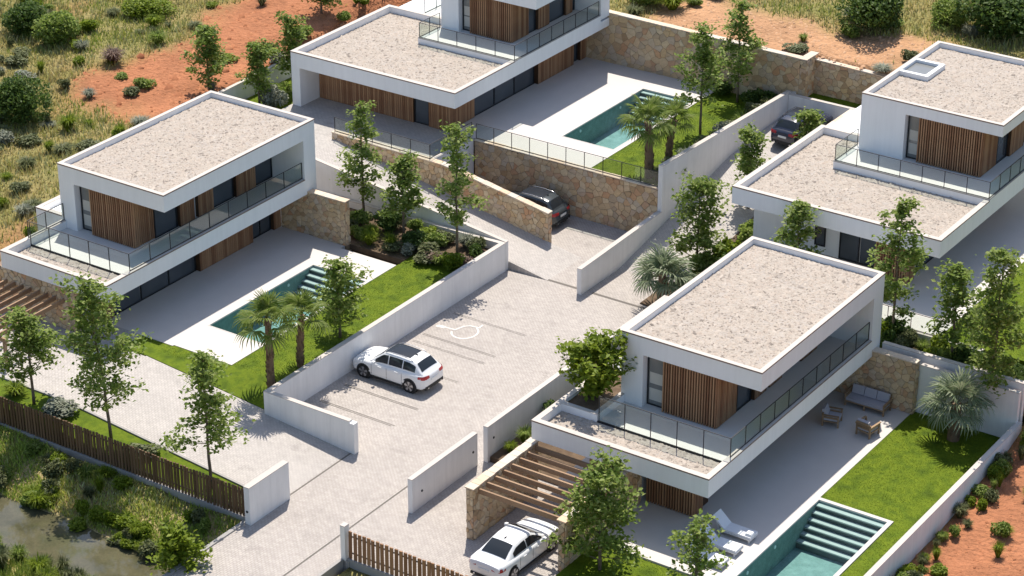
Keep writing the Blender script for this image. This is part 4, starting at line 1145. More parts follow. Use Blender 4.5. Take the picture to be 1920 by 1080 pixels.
def tree_meshes(seed, H, spread, first=0.28, leaf=0.145, limbs=19, per=70, trunk_r=0.075, lean=(0, 0), shape='cone', m='leaf'):
    R = random.Random(seed); rng = np.random.default_rng(seed)
    b = MB()
    k = 9
    tp = [Vector((lean[0] * (i / k) ** 1.5 + R.uniform(-.03, .03) * H * .12, lean[1] * (i / k) ** 1.5 + R.uniform(-.03, .03) * H * .12, H * i / k)) for i in range(k + 1)]
    tp[0] = Vector((0, 0, -0.1))
    b.tube(tp, [trunk_r * (1 - .88 * i / k) + .008 for i in range(k + 1)], 7)
    def at_h(f):
        u = f * k; i = min(int(u), k - 1); return tp[i].lerp(tp[i + 1], u - i)
    cent = []
    ga = R.uniform(0, 6.28)
    for i in range(limbs):
        f = first + (0.97 - first) * (i + R.uniform(-.3, .3)) / limbs
        f = min(max(f, first), .97)
        ga += 2.4 + R.uniform(-.5, .5)
        g = (f - first) / (1 - first)
        if shape == 'cone': L = spread * (1.0 - 0.72 * g) * (0.7 + 0.3 * min(1, g * 5)) * R.uniform(.55, 1.3)
        else: L = spread * math.sin(math.pi * min(1, .18 + .80 * g)) * R.uniform(.7, 1.15)
        el = math.radians(R.uniform(12, 38) + 22 * g)
        d = Vector((math.cos(ga) * math.cos(el), math.sin(ga) * math.cos(el), math.sin(el)))
        p0 = at_h(f)
        pts = [p0]; side = d.cross(Vector((0, 0, 1))).normalized(); bend = R.uniform(-.22, .22)
        for j in range(1, 5):
            u = j / 4
            pts.append(p0 + d * L * u + side * bend * L * u * u + Vector((0, 0, .10 * L * u * u)))
        b.tube(pts, [max(.007, trunk_r * .42 * (1 - f * .6) * (1 - .8 * j / 4)) for j in range(5)], 5)
        nb = max(2, int(3 + L * 2.2))
        for q in range(nb):
            u = R.uniform(.30, 1.0) if q else 1.0
            base = pts[min(3, int(u * 4))].lerp(pts[min(4, int(u * 4) + 1)], u * 4 - int(u * 4)) if u < 1 else pts[4]
            off = Vector((R.gauss(0, 1), R.gauss(0, 1), R.gauss(0, .7) + .3)).normalized() * R.uniform(.12, .38) * (0.5 + L * .45)
            e = base + off
            if q: b.tube([base, base.lerp(e, .5) + Vector((0, 0, .03)), e], [.011, .008, .005], 4, False)
            cent.append((e, R.uniform(.16, .34) * (0.75 + .25 * L)))
    for j in range(4): cent.append((tp[k] + Vector((R.uniform(-.12, .12), R.uniform(-.12, .12), R.uniform(-.5, .12))), .16))
    C = []
    for e, r in cent:
        n = max(7, int(per * .56 * r / .28 * R.uniform(.35, 1.3)))
        r *= 1.28
        q = rng.normal(size=(n, 3)) * np.array([r * .62, r * .62, r * .36]) + np.array(e)
        C.append(q)
    C = np.concatenate(C)
    P, F = leaves_np(C, leaf, rng, 1.1)
    return b.mesh('trunk', MAT['bark'], smooth=True), fast_mesh('crown', P, F, MAT[m])

def place_tree(label, x, y, z, H, spread, seed, rotz=0.0, group='young garden trees', cat='tree', name='tree', **kw):
    a, c = tree_meshes(seed, H, spread, **kw)
    t = thing(name, label, cat, (x, y, z), rotz, group)
    link('trunk', a, t); link('crown', c, t)
    return t

place_tree('slim young tree behind the dark fence nearest the left edge', 0.7, -10.4, -0.15, 4.6, 1.75, 11, per=60)
place_tree('tall slim tree behind the dark fence in front of the left villa', 5.6, -10.5, -0.4, 7.9, 2.2, 12, lean=(-.6, -.3), first=.22, limbs=26, per=58)
place_tree('slim tree behind the dark fence nearest the short white gate wall', 11.4, -10.4, -0.95, 6.6, 1.9, 13, first=.30, per=58)
place_tree('young tree in the shrub bed closest to the stone end wall of the left villa', 1.25, 14.1, 0.0, 6.7, 1.45, 14, first=.22, per=62)
place_tree('smaller middle tree in the shrub bed of the left villa', 4.3, 13.6, 0.0, 4.6, 1.35, 15, first=.26)
place_tree('tall tree in the shrub bed nearest the corner of the white walls', 8.0, 13.3, 0.0, 7.2, 1.5, 16, first=.24, per=66)
place_tree('low bushy tree beside the pool of the left villa, right of the fan palms', 8.5, 2.7, 0.0, 4.1, 1.55, 17, first=.12, limbs=22, per=58)
place_tree('young tree on the lawn of the far villa beside the pool steps', 12.2, 31.1, 1.72, 6.2, 1.5, 18, first=.30)
place_tree('young tree against the long stone wall of the far villa', 11.6, 36.4, 1.72, 6.0, 1.6, 19, first=.22, per=66)
place_tree('bushy young tree on the red soil behind the roof of the left villa', -14.3, 19.7, 2.3, 3.7, 1.55, 20, first=.12, per=62)
place_tree('young tree in front of the white boundary wall of the far left', -11.6, 21.0, 1.35, 3.8, 1.3, 21, first=.22)
place_tree('young tree over the white boundary wall near the garage of the far villa', -12.0, 24.6, 1.35, 4.2, 1.4, 22, first=.22)
place_tree('young tree at the top edge standing on the red soil', -15.2, 31.5, 3.0, 3.9, 1.3, 23, first=.15)
place_tree('small yellow-green tree in the side lane in front of the navy car', 18.0, 26.4, 0.4, 4.4, 1.35, 24, first=.12, m='leaf')
place_tree('small bright tree beside the rear wheel of the navy car', 18.4, 32.6, 1.3, 2.5, 1.0, 25, first=.1, limbs=14)
place_tree('bushy tree between the side lane and the roof of the front right villa', 18.2, 20.6, -0.9, 5.0, 1.9, 26, first=.12, limbs=24, per=70)
place_tree('young tree behind the gravel roof of the front right villa', 25.0, 18.6, 0.2, 5.2, 1.25, 27, first=.2)
place_tree('tall young tree in the planted bed closest to the front right villa', 31.9, 15.4, 0.95, 7.4, 1.75, 28, first=.22, per=70)
place_tree('middle tree of the planted bed in front of the right villa', 35.1, 15.1, 0.95, 5.2, 1.5, 29, first=.25)
place_tree('large tree at the right edge between the white walls and the silver palm', 37.9, 13.3, 0.0, 8.3, 1.9, 30, first=.2, limbs=26, per=66)
place_tree('tall tree at the bottom centre beside the bonnet of the white saloon', 29.4, -6.6, -0.78, 4.7, 2.0, 31, first=.10, limbs=26, per=66)
place_tree('small tree at the bottom right in front of the sun loungers', 33.6, -5.9, -0.78, 3.3, 1.3, 32, first=.2, limbs=14, per=36)
place_tree('bright small bushy tree at the bottom beside the stream bridge', 14.0, -15.6, -2.15, 2.3, 1.15, 33, first=.15, m='leaf_bright', limbs=18)
place_tree('slender tree at the right edge behind the planted bed', 38.6, 18.5, 1.55, 5.6, 1.5, 34, first=.2)
place_tree('rounded bright green tree growing in the terrace planter of the front right villa', 24.35, .9, 2.4, 2.6, 1.5, 35, first=.06, limbs=24, per=80, shape='round', m='leaf_bright', leaf=0.16, trunk_r=.05)

# ---- shrubs
def shrub_mesh(seed, r, h, leaf=0.10, n=900, m='leaf_dark', lumps=7, up=0.8, elong=1.6):
    rng = np.random.default_rng(seed)
    C = []
    for i in range(lumps):
        a = rng.uniform(0, 2 * np.pi); rr = r * rng.uniform(0, .62)
        c = np.array([np.cos(a) * rr, np.sin(a) * rr, h * rng.uniform(.35, .68)]); lr = r * rng.uniform(.38, .6); lh = h * rng.uniform(.28, .42)
        q = rng.normal(size=(n // lumps, 3)); q /= np.linalg.norm(q, axis=1)[:, None]
        q *= rng.uniform(.72, 1.05, (len(q), 1))
        C.append(c + q * np.array([lr, lr, lh]))
    C = np.concatenate(C); C = C[C[:, 2] > 0.02]
    P, F = leaves_np(C, leaf, rng, up, elong)
    return fast_mesh('shrub', P, F, MAT[m])

def tuft_mesh(seed, r, h, n=220, w=0.03, m='leaf_olive'):
    """arching blades"""
    rng = np.random.default_rng(seed)
    a = rng.uniform(0, 2 * np.pi, n); L = h * rng.uniform(.6, 1.25, n); out = r * rng.uniform(.25, 1.0, n)
    d = np.stack([np.cos(a), np.sin(a), np.zeros(n)], 1); side = np.stack([-np.sin(a), np.cos(a), np.zeros(n)], 1)
    b0 = d * (out * .15)[:, None]; m1 = d * (out * .55)[:, None] + np.array([0, 0, 1]) * (L * .75)[:, None]; e = d * out[:, None] + np.array([0, 0, 1]) * (L * rng.uniform(.55, 1.0, n))[:, None]
    P = np.stack([b0 - side * w / 2, b0 + side * w / 2, m1 - side * w * .45, m1 + side * w * .45, e], 1).reshape(-1, 3)
    k = (np.arange(n) * 5)[:, None]
    F = np.stack([k + np.array([[0, 1, 3]]), k + np.array([[0, 3, 2]]), k + np.array([[2, 3, 4]])], 1).reshape(-1, 3)
    return fast_mesh('tuft', P, F, MAT[m])

SHRUBS = {}
COLW = {'leaf': 'mid green', 'leaf_dark': 'dark green', 'leaf_bright': 'bright green', 'leaf_olive': 'olive', 'leaf_grey': 'grey-green', 'leaf_purple': 'purplish'}
def shrub(x, y, z, r, h, m, label, group, kind='shrub', seed=None):
    label = label.replace('{c}', COLW[m] + (' grassy tuft' if kind == 'tuft' else ' leafy shrub'))
    big = r > 1.35 and kind != 'tuft'
    key = (m + ('!' if big else ''), kind, (seed if seed is not None else int(abs(x * 7 + y * 3))) % 3)
    if key not in SHRUBS:
        if kind == 'tuft': SHRUBS[key] = tuft_mesh(hash(m) % 97 + key[2], 1.0, 1.0, 420, .05, m) if False else tuft_mesh(len(m) * 5 + key[2], 1.0, 1.0, 420, .05, m)
        elif big: SHRUBS[key] = shrub_mesh(len(m) * 9 + 3 + key[2], 1.0, 1.0, 0.065, 5200, m, 12)
        else: SHRUBS[key] = shrub_mesh(len(m) * 9 + key[2], 1.0, 1.0, 0.14, 1100, m)
    o = link('grass_tuft' if kind == 'tuft' else 'shrub', SHRUBS[key], None, (x, y, z), (0, 0, random.uniform(0, 6.28)))
    o.scale = (r, r, h)
    return tag(o, label, 'grass tuft' if kind == 'tuft' else 'shrub', group)

G1 = 'shrubs in the bed of the left villa'
for i, (x, y, r, h, m, k, lb) in enumerate([
    (3.2, 13.9, .9, 1.1, 'leaf_dark', 'shrub', 'dark green shrub in the left bed next to the stone end wall'),
    (2.9, 12.6, .7, .7, 'leaf_bright', 'tuft', 'bright leafy clump at the foot of the first tree in the left bed'),
    (5.2, 13.0, .9, .8, 'leaf_dark', 'shrub', 'dark shrub at the foot of the middle tree in the left bed'),
    (4.6, 12.1, .6, .8, 'leaf_bright', 'tuft', 'yellow-green strappy clump in front of the middle tree in the left bed'),
    (6.3, 13.9, .8, .8, 'leaf', 'shrub', 'mid green shrub against the low white wall in the left bed'),
    (6.6, 12.6, .85, .75, 'leaf_olive', 'shrub', 'olive mounded shrub in the middle of the left bed'),
    (7.5, 12.0, .75, .6, 'leaf_purple', 'shrub', 'brownish shrub in the left bed towards the lawn'),
    (8.7, 13.9, .6, .7, 'leaf_dark', 'shrub', 'dark shrub right of the tall tree in the left bed'),
    (8.9, 12.5, .7, .55, 'leaf_purple', 'shrub', 'brownish low shrub nearest the corner of the left bed'),
    (1.5, 13.2, .8, .9, 'leaf', 'shrub', 'green shrub below the first tree of the left bed')]):
    shrub(x, y, 0.0, r, h, m, lb, G1, k, i)
for i in range(16):
    x = 1.4 + (i % 8) * 1.05 + random.uniform(-.25, .25); y = 12.1 + (i // 8) * 2.2 + random.uniform(-.3, .3)
    shrub(x, y, 0.0, random.uniform(.5, .75), random.uniform(.45, .9), ('leaf_olive', 'leaf', 'leaf_bright', 'leaf_olive', 'leaf_grey')[i % 5], '{c} filling the left bed between the larger shrubs', G1, 'tuft' if i % 4 == 2 else 'shrub', i)
G2 = 'shrubs along the lawn of the far villa'
for i in range(13):
    y = 24.2 + i * 1.02; x = 13.6 + 0.25 * math.sin(i * 2.1)
    shrub(x, y, 1.72, .75 + .15 * math.sin(i), .7 + .35 * (i % 3 == 1), ('leaf_olive', 'leaf', 'leaf_olive', 'leaf_grey')[i % 4], '{c} in the border between the far lawn and the tall white wall', G2, 'tuft' if i % 3 == 0 else 'shrub', i)
for i, (x, y) in enumerate([(12.6, 36.6), (13.5, 37.0), (10.5, 36.9)]): shrub(x, y, 1.72, .8, .9, 'leaf_dark', 'dark shrub at the foot of the long stone wall behind the far lawn', 'dark shrubs at the long stone wall', 'shrub', i)
G3 = 'shrubs in the planted bed of the right villa'
for i in range(24):
    x = 30.6 + (i % 12) * .72 + random.uniform(-.2, .2); y = 14.35 + (i // 12) * 1.05 + random.uniform(-.15, .15)
    mm = ('leaf', 'leaf_bright', 'leaf_dark', 'leaf_olive', 'leaf', 'leaf_purple')[i % 6] if x < 33.5 else ('leaf', 'leaf_bright', 'leaf', 'leaf_dark')[i % 4]
    shrub(x, y, .93, .65 + random.uniform(-.1, .2), .8 + random.uniform(-.2, .6), mm, '{c} in the dense planted bed above the white retaining walls', G3, 'tuft' if i % 5 == 1 else 'shrub', i)
G4 = 'plants in the strip beside the front right villa'
for i, (x, y, r, h, m) in enumerate([(20.9, .4, .55, .8, 'leaf'), (21.3, 1.6, .6, .9, 'leaf_dark'), (20.8, -.6, .45, .5, 'leaf_bright'), (21.0, 2.9, .7, 1.0, 'leaf_dark'), (21.5, 4.4, .7, 1.1, 'leaf'), (21.2, 6.0, .7, 1.0, 'leaf_dark'), (21.8, 8.0, .8, 1.1, 'leaf_olive'), (21.3, 10.0, .8, 1.0, 'leaf_dark')]):
    shrub(x, y, -.86, r, h, m, '{c} in the strip between the long white wall and front right villa', G4, 'tuft' if i in (0, 2) else 'shrub', i)
G5 = 'shrubs between the side lane and the right villa'
for i, (x, y, z, r, h, m) in enumerate([(19.2, 19.6, -.9, 1.0, 1.5, 'leaf'), (19.9, 20.9, -.6, 1.0, 1.7, 'leaf_bright'), (20.0, 22.6, -.3, .8, 1.4, 'leaf'), (18.9, 18.2, -1.0, .8, .8, 'leaf_purple'), (20.4, 17.8, -.6, .9, 1.2, 'leaf_olive'), (19.6, 23.8, 0, .7, 1.0, 'leaf'), (20.9, 19.4, -.4, .9, 1.7, 'leaf_dark')]):
    shrub(x, y, z, r, h, m, '{c} at the edge of the side lane beside the right villa', G5, 'shrub', i)
for i, (x, y, r, h, m) in enumerate([(-10.6, 21.2, .9, 1.3, 'leaf_grey'), (-10.2, 23.5, .9, 1.5, 'leaf_dark'), (-12.0, 19.4, .8, .8, 'leaf_olive'), (-10.9, 22.2, .8, 1.2, 'leaf')]):
    shrub(x, y, 1.35, r, h, m, ('grey-green shrub in the side garden beside the garage of the far villa', 'dark shrub in the side garden touching the far villa', 'low olive shrub behind the roof corner of the left villa', 'green shrub in the side garden between the grey and the dark one')[i], None, 'shrub', i)
for i, (x, y, r, h, m) in enumerate([(13.3, -10.4, .9, .5, 'leaf_olive'), (7.4, -10.5, .9, .4, 'leaf_olive'), (2.2, -10.6, 1.0, .6, 'leaf_grey'), (-.6, -10.3, .8, .6, 'leaf_bright')]):
    shrub(x, y, zd(x) - .15, r, h, m, ('low olive shrub behind the fence next to the short white gate wall', 'low olive shrub behind the fence between the two slim trees', 'grey feathery shrub behind the dark fence near the left edge', 'bright green clump behind the dark fence at the left edge')[i], None, 'shrub' if i < 3 else 'tuft', i)

def field_plant(x, y, r, h, m, label, group=None, kind='shrub', seed=0):
    return shrub(x, y, float(terrain_z(x, y)) - .05, r, h, m, label, group, kind, seed)
for i, (x, y, r, h, m, lb) in enumerate([
    (-20.9, 10.9, 1.9, 2.6, 'leaf_dark', 'large dark round bush alone in the dry grass left of the left villa'),
    (-27.0, 20.0, 1.9, 2.3, 'leaf', 'large green bush in the top left field, right one of the touching pair'),
    (-29.6, 20.6, 1.7, 2.2, 'leaf_dark', 'large dark green bush in the top left corner beside its lighter neighbour'),
    (-25.5, 26.5, 1.9, 1.2, 'leaf_bright', 'low wide bright green bush near the top edge left of the red soil'),
    (-28.0, 30.0, 1.9, .9, 'leaf_bright', 'yellow-green spreading bush at the top edge'),
    (-21.6, 19.5, 1.0, .9, 'leaf_purple', 'purplish brown tuft at the edge of the red soil'),
    (-17.6, 11.4, .8, .9, 'leaf_bright', 'fresh green clump in the field above the left roof'),
    (-14.4, 12.2, .55, .7, 'leaf_bright', 'small bright upright clump next to the far roof edge of the left villa'),
    (-19.5, 8.2, .8, .8, 'leaf_grey', 'pale grey shrub below the large dark bush'),
    (16.2, 44.2, 2.2, 3.0, 'leaf_dark', 'big dark bush at the top edge right of the centre'),
    (22.8, 47.5, 3.0, 3.0, 'leaf_dark', 'big dark bush in the top right corner'),
    (19.8, 47.6, 1.6, 1.8, 'leaf', 'smaller green bush left of the big bush in the top right corner'),
    (2.6, 40.8, 1.8, 1.4, 'leaf', 'lush green bush behind the long stone wall next to the far villa'),
    (4.6, 40.6, 1.4, 1.1, 'leaf_bright', 'bright grassy bush behind the long stone wall'),
    (-18.9, 25.0, .8, .7, 'leaf_olive', 'olive tuft in the middle of the red soil'),
    (-13.9, 27.8, .9, .9, 'leaf', 'green bush at the parapet of the far villa on the red soil')]):
    field_plant(x, y, r, h, m, lb, None, 'tuft' if ('tuft' in lb or 'clump' in lb or 'grassy' in lb) else 'shrub', i)
k = 0
for i in range(250):
    x, y = random.uniform(-34, -9.2), random.uniform(-8, 34)
    if x > -13.4 and y > 15.2: continue
    if float(redness(x, y)) > .5 and random.random() < .75: continue
    m = random.choice(['leaf_olive', 'leaf_olive', 'leaf_grey', 'leaf_bright', 'leaf_bright', 'leaf'])
    field_plant(x, y, random.uniform(.3, .9), random.uniform(.3, .8), m, '{c} scattered in the dry field on the left', 'low plants in the left field', random.choice(['shrub', 'tuft']), i)
for i in range(60):
    x, y = random.uniform(-4, 30), random.uniform(38.6, 54)
    if float(redness(x, y)) > .5 and random.random() < .7: continue
    field_plant(x, y, random.uniform(.3, .9), random.uniform(.3, .8), random.choice(['leaf_olive', 'leaf', 'leaf_olive', 'leaf_grey']), '{c} scattered on the slope behind the stone wall', 'low plants behind the stone wall', random.choice(['shrub', 'tuft']), i)
for i in range(56):
    x = random.uniform(39.85, 40.6) if i < 40 else random.uniform(40.5, 44); y = random.uniform(-4, 14)
    field_plant(x, y, random.uniform(.25, .6), random.uniform(.35, .8), random.choice(['leaf', 'leaf_bright', 'leaf_olive', 'leaf_bright']), '{c} on the red soil outside the long white wall at right', 'plants on the red soil at right', 'tuft' if i % 2 else 'shrub', i)
for i in range(70):
    x = random.uniform(-5, 14.2); y = -14.35 + random.uniform(-.45, .6) if i < 52 else random.uniform(-13.6, -11.8)
    field_plant(x, y, random.uniform(.35, .7), random.uniform(.35, .85), random.choice(['leaf', 'leaf_bright', 'leaf_bright', 'leaf_bright', 'leaf_olive']), '{c} on the bank between the dark fence and the stream', 'plants along the stream bank', 'shrub' if i % 3 else 'tuft', i)
for i in range(26):
    x = random.uniform(3.0, 12.5); y = random.uniform(-20.0, -18.2)
    field_plant(x, y, random.uniform(.4, .7), random.uniform(.5, 1.1), random.choice(['leaf_bright', 'leaf_olive', 'leaf']), '{c} on the near bank of the stream', 'reeds on the near bank', 'tuft', i)

# ---- field grass (one mass)
def frustum_keep(x, y, z, mx=0.30):
    d = np.stack([x - CAM.x, y - CAM.y, z - CAM.z], 1)
    zz = d @ np.array(fwd); u = (d @ np.array(rgt)) / zz * 4520.13 / 960; v = (d @ np.array(upv)) / zz * 4520.13 / 540
    return (np.abs(u) < 1 + mx) & (np.abs(v) < 1 + mx)
def grass_field(name, x0, x1, y0, y1, dens, h, seed, keep=None, wd=0.035, green=0.0, bare=.45, lift=1.0):
    rng = np.random.default_rng(seed)
    n = int((x1 - x0) * (y1 - y0) * dens)
    x = rng.uniform(x0, x1, n); y = rng.uniform(y0, y1, n); z = terrain_z(x, y)
    ok = (z > -2.18) & (redness(x, y) + rng.normal(0, .16, n) < bare) & frustum_keep(x, y, z)
    if keep is not None: ok &= keep(x, y)
    x, y, z = x[ok], y[ok], z[ok]; n = len(x)
    dn = 0.5 + 0.5 * wob(x, y, 0.75, 6)
    L = h * rng.uniform(.45, 1.3, n) * (.55 + .9 * dn)
    a = rng.uniform(0, 2 * np.pi, n); tilt = rng.uniform(.1, .75, n)
    side = np.stack([np.cos(a), np.sin(a), np.zeros(n)], 1) * (wd * rng.uniform(.6, 1.6, n))[:, None]
    a2 = a + rng.uniform(.6, 2.4, n)
    tip = np.stack([np.cos(a2) * L * tilt, np.sin(a2) * L * tilt, L], 1)
    B = np.stack([x, y, z - .03], 1)
    V = np.stack([B - side, B + side, B + tip], 1).reshape(-1, 3)
    F = np.arange(n * 3).reshape(-1, 3)
    pal = np.array([[.52, .415, .18], [.42, .37, .125], [.36, .37, .085], [.24, .31, .055], [.40, .41, .19], [.60, .51, .27]])
    g = 0.5 + 0.5 * wob(x, y, 0.33, 8) + .25 * wob(x, y, 1.1, 12)
    pick = np.clip(((1 - g) * 4.4 + 1.2 + green + rng.normal(0, 1.0, n)), 0, 5.99).astype(int)
    t3 = (pal * lift)[np.array([5, 0, 1, 4, 2, 3])[pick]] * rng.uniform(.7, 1.25, (n, 1))
    tint = np.repeat(t3, 3, 0)
    tag(link(name, fast_mesh(name, V, F, MAT['grass'], tint)), kind='stuff')
grass_field('dry_grass', -50, -8.6, -11, 58, 62, 0.34, 1)
grass_field('dry_grass', -9, 34, 38.2, 62, 55, 0.34, 2)
grass_field('bank_grass', -8, 14.3, -14.9, -11.6, 260, 0.26, 3, green=1.9, bare=.62, lift=1.35)
grass_field('bank_grass', -8, 14.3, -26, -17.8, 150, 0.40, 4, green=1.6, bare=.9)
grass_field('dry_grass', 39.6, 48, -8, 26, 40, 0.22, 5)

# ---- lawn turf: short blades over the lawns
def turf(rects, dens, h, seed):
    rng = np.random.default_rng(seed); P = []
    for x0, x1, y0, y1, z in rects:
        n = int((x1 - x0) * (y1 - y0) * dens); P.append(np.stack([rng.uniform(x0, x1, n), rng.uniform(y0, y1, n), np.full(n, z)], 1))
    B = np.concatenate(P); n = len(B)
    a = rng.uniform(0, 2 * np.pi, n); side = np.stack([np.cos(a), np.sin(a), np.zeros(n)], 1) * (.011 * rng.uniform(.6, 1.5, n))[:, None]
    L = h * rng.uniform(.5, 1.3, n); a2 = rng.uniform(0, 2 * np.pi, n); q = rng.uniform(0, .8, n)
    tip = np.stack([np.cos(a2) * L * q, np.sin(a2) * L * q, L], 1)
    V = np.stack([B - side, B + side, B + tip], 1).reshape(-1, 3)
    g = 0.5 + 0.5 * wob(B[:, 0], B[:, 1], 1.2, 4)
    c = np.array([.062, .108, .003]) * (1 - g[:, None]) + np.array([.125, .168, .005]) * g[:, None]
    c = c * rng.uniform(.85, 1.15, (n, 1))
    tag(link('turf', fast_mesh('turf', V, np.arange(n * 3).reshape(-1, 3), MAT['grass'], np.repeat(c, 3, 0))), kind='stuff')
turf([(6.03, 9.48, -2.5, 12.9, -.03), (9.74, 14.28, 23.4, 37.4, 1.72), (34.4, 39.3, 3.65, 12.9, -.75), (37.98, 39.3, -9, 3.6, -.75), (28.2, 34.3, -9, -4.95, -.78), (33.95, 39.2, 16.5, 30, 1.55), (21.0, 23.0, -1.4, .6, -.85), (2.5, 9.4, 11.4, 13.4, .02), (14.9, 20.3, 37.35, 38.55, 2.42), (-12.8, -9.7, 15.6, 35, 1.35)], 420, .026, 1)
rngx = np.random.default_rng(3)
_xs = np.linspace(.5, 9.4, 12)
turf([(a, b, -4.0, -2.55, (zd((a + b) / 2) - .03) * .4) for a, b in zip(_xs[:-1], _xs[1:])][:0] + [(.45, 6.0, -3.4, -2.55, -.02)], 420, .026, 2)

# ---- palms
def fan_frond(seed, L, petiole, segs=22, droop=0.5, m='palm', w=0.06):
    """fan leaf: a petiole along +X and pleated segments; local origin at the trunk"""
    R = random.Random(seed); b = MB()
    pe = Vector((petiole, 0, petiole * .15))
    b.tube([(0, 0, 0), pe * .5 + Vector((0, 0, .06)), pe], [.022, .018, .014], 4, False)
    for i in range(segs):
        a = math.radians(-125 + 250 * i / (segs - 1)) + R.uniform(-.04, .04)
        l = L * (0.62 + 0.38 * math.cos(a * .62)) * R.uniform(.88, 1.08)
        d = Vector((math.cos(a), math.sin(a), 0.10 * math.cos(a))); s = Vector((-math.sin(a), math.cos(a), 0))
        up = Vector((0, 0, 1))
        p1 = pe + d * l * .5 + up * .02; p2 = pe + d * l - up * l * droop * R.uniform(.5, 1.2) + s * R.uniform(-.05, .05)
        pm = pe + d * l * .78 - up * l * droop * .28
        ww = w * L * 1.5
        vs = [pe, p1 - s * ww / 2, p1 + s * ww / 2, pm - s * ww * .38, pm + s * ww * .38, p2, p1 - up * .025, pm - up * .02]
        b.add(vs, [(0, 1, 6), (0, 6, 2), (1, 3, 7, 6), (6, 7, 4, 2), (3, 5, 7), (7, 5, 4)])
    return b.mesh('frond', MAT[m])
def palm(label, x, y, z, H, L, n, seed, m='palm', r=.16, petiole=.6, droop=.5, lean=(0, 0), low=-22, group=None):
    R = random.Random(seed)
    t = thing('palm_tree', label, 'palm', (x, y, z), 0, group)
    b = MB(); k = 14
    pts = [Vector((lean[0] * (i / k) ** 2, lean[1] * (i / k) ** 2, H * i / k - (0.1 if i == 0 else 0))) for i in range(k + 1)]
    b.tube(pts, [r * (1.25 - .35 * i / k) for i in range(k + 1)], 10)
    # leaf bases that stand out of the trunk
    for i in range(int(H * 26)):
        f = R.uniform(.03, 1.0); c = pts[min(k - 1, int(f * k))].lerp(pts[min(k, int(f * k) + 1)], f * k - int(f * k)); a = R.uniform(0, 6.28); rr = r * (1.25 - .35 * f)
        d = Vector((math.cos(a), math.sin(a), 0)); s = Vector((-d.y, d.x, 0)) * .05
        p = c + d * rr * .92
        b.add([p - s, p + s, p + s * .5 + d * .07 + Vector((0, 0, .16)), p - s * .5 + d * .07 + Vector((0, 0, .16)), p + d * .05 - Vector((0, 0, .02))], [(0, 1, 2, 3), (0, 4, 1), (1, 4, 2), (2, 4, 3), (3, 4, 0)])
    b.build('trunk', MAT['palm_trunk'], t, local=True)
    fr = [fan_frond(seed * 10 + i, L, petiole, 22, droop * (0.6 + .3 * i), m) for i in range(3)]
    top = pts[k]
    for i in range(n):
        f = i / (n - 1)
        el = math.radians(82 - (82 - low) * f + R.uniform(-9, 9)); az = i * 2.399 + R.uniform(-.25, .25)
        o = link('frond', fr[min(2, int(f * 3))], t, top + Vector((0, 0, -.28 * f)), None)
        o.rotation_euler = (R.uniform(-.35, .35), -el, az)
        s = R.uniform(.85, 1.1) * (1 if f > .12 else .75); o.scale = (s, s, s)
    return t
palm('taller fan palm on the left lawn next to the white parking wall', 8.75, -2.9, -.05, 3.35, .95, 19, 51, lean=(-.1, .1), petiole=.95, group='fan palms')
palm('shorter fan palm just right of the taller one on the left lawn', 8.75, -0.7, -.03, 2.75, .85, 17, 52, lean=(.15, .1), r=.14, petiole=.8, group='fan palms')
palm('fan palm with the thicker trunk at the railing of the far villa lawn', 12.95, 24.3, 1.72, 3.2, .9, 19, 53, lean=(-.15, 0), r=.2, petiole=.85, group='fan palms')
palm('fan palm standing just behind the thicker one on the far villa lawn', 12.95, 26.3, 1.72, 2.7, .8, 16, 54, lean=(.3, .1), petiole=.7, group='fan palms')
palm('silver fan palm at the right on the lawn behind the sofa', 37.0, 11.6, -.75, 1.9, 1.0, 22, 55, 'palm_blue', r=.24, petiole=.85, droop=.5, low=-30, group='silver fan palms')
palm('silver fan palm behind the roof edge of the front right villa', 18.9, 15.9, -1.15, 2.0, 1.1, 23, 56, 'palm_blue', r=.24, petiole=.85, droop=.5, low=-30, group='silver fan palms')
# ------------------------------------------------------------------ cars (front towards +X, origin on the ground)
def lerp_tab(x, tab, k):
    xs = [r[0] for r in tab]
    return float(np.interp(x, xs, [r[k] for r in tab]))

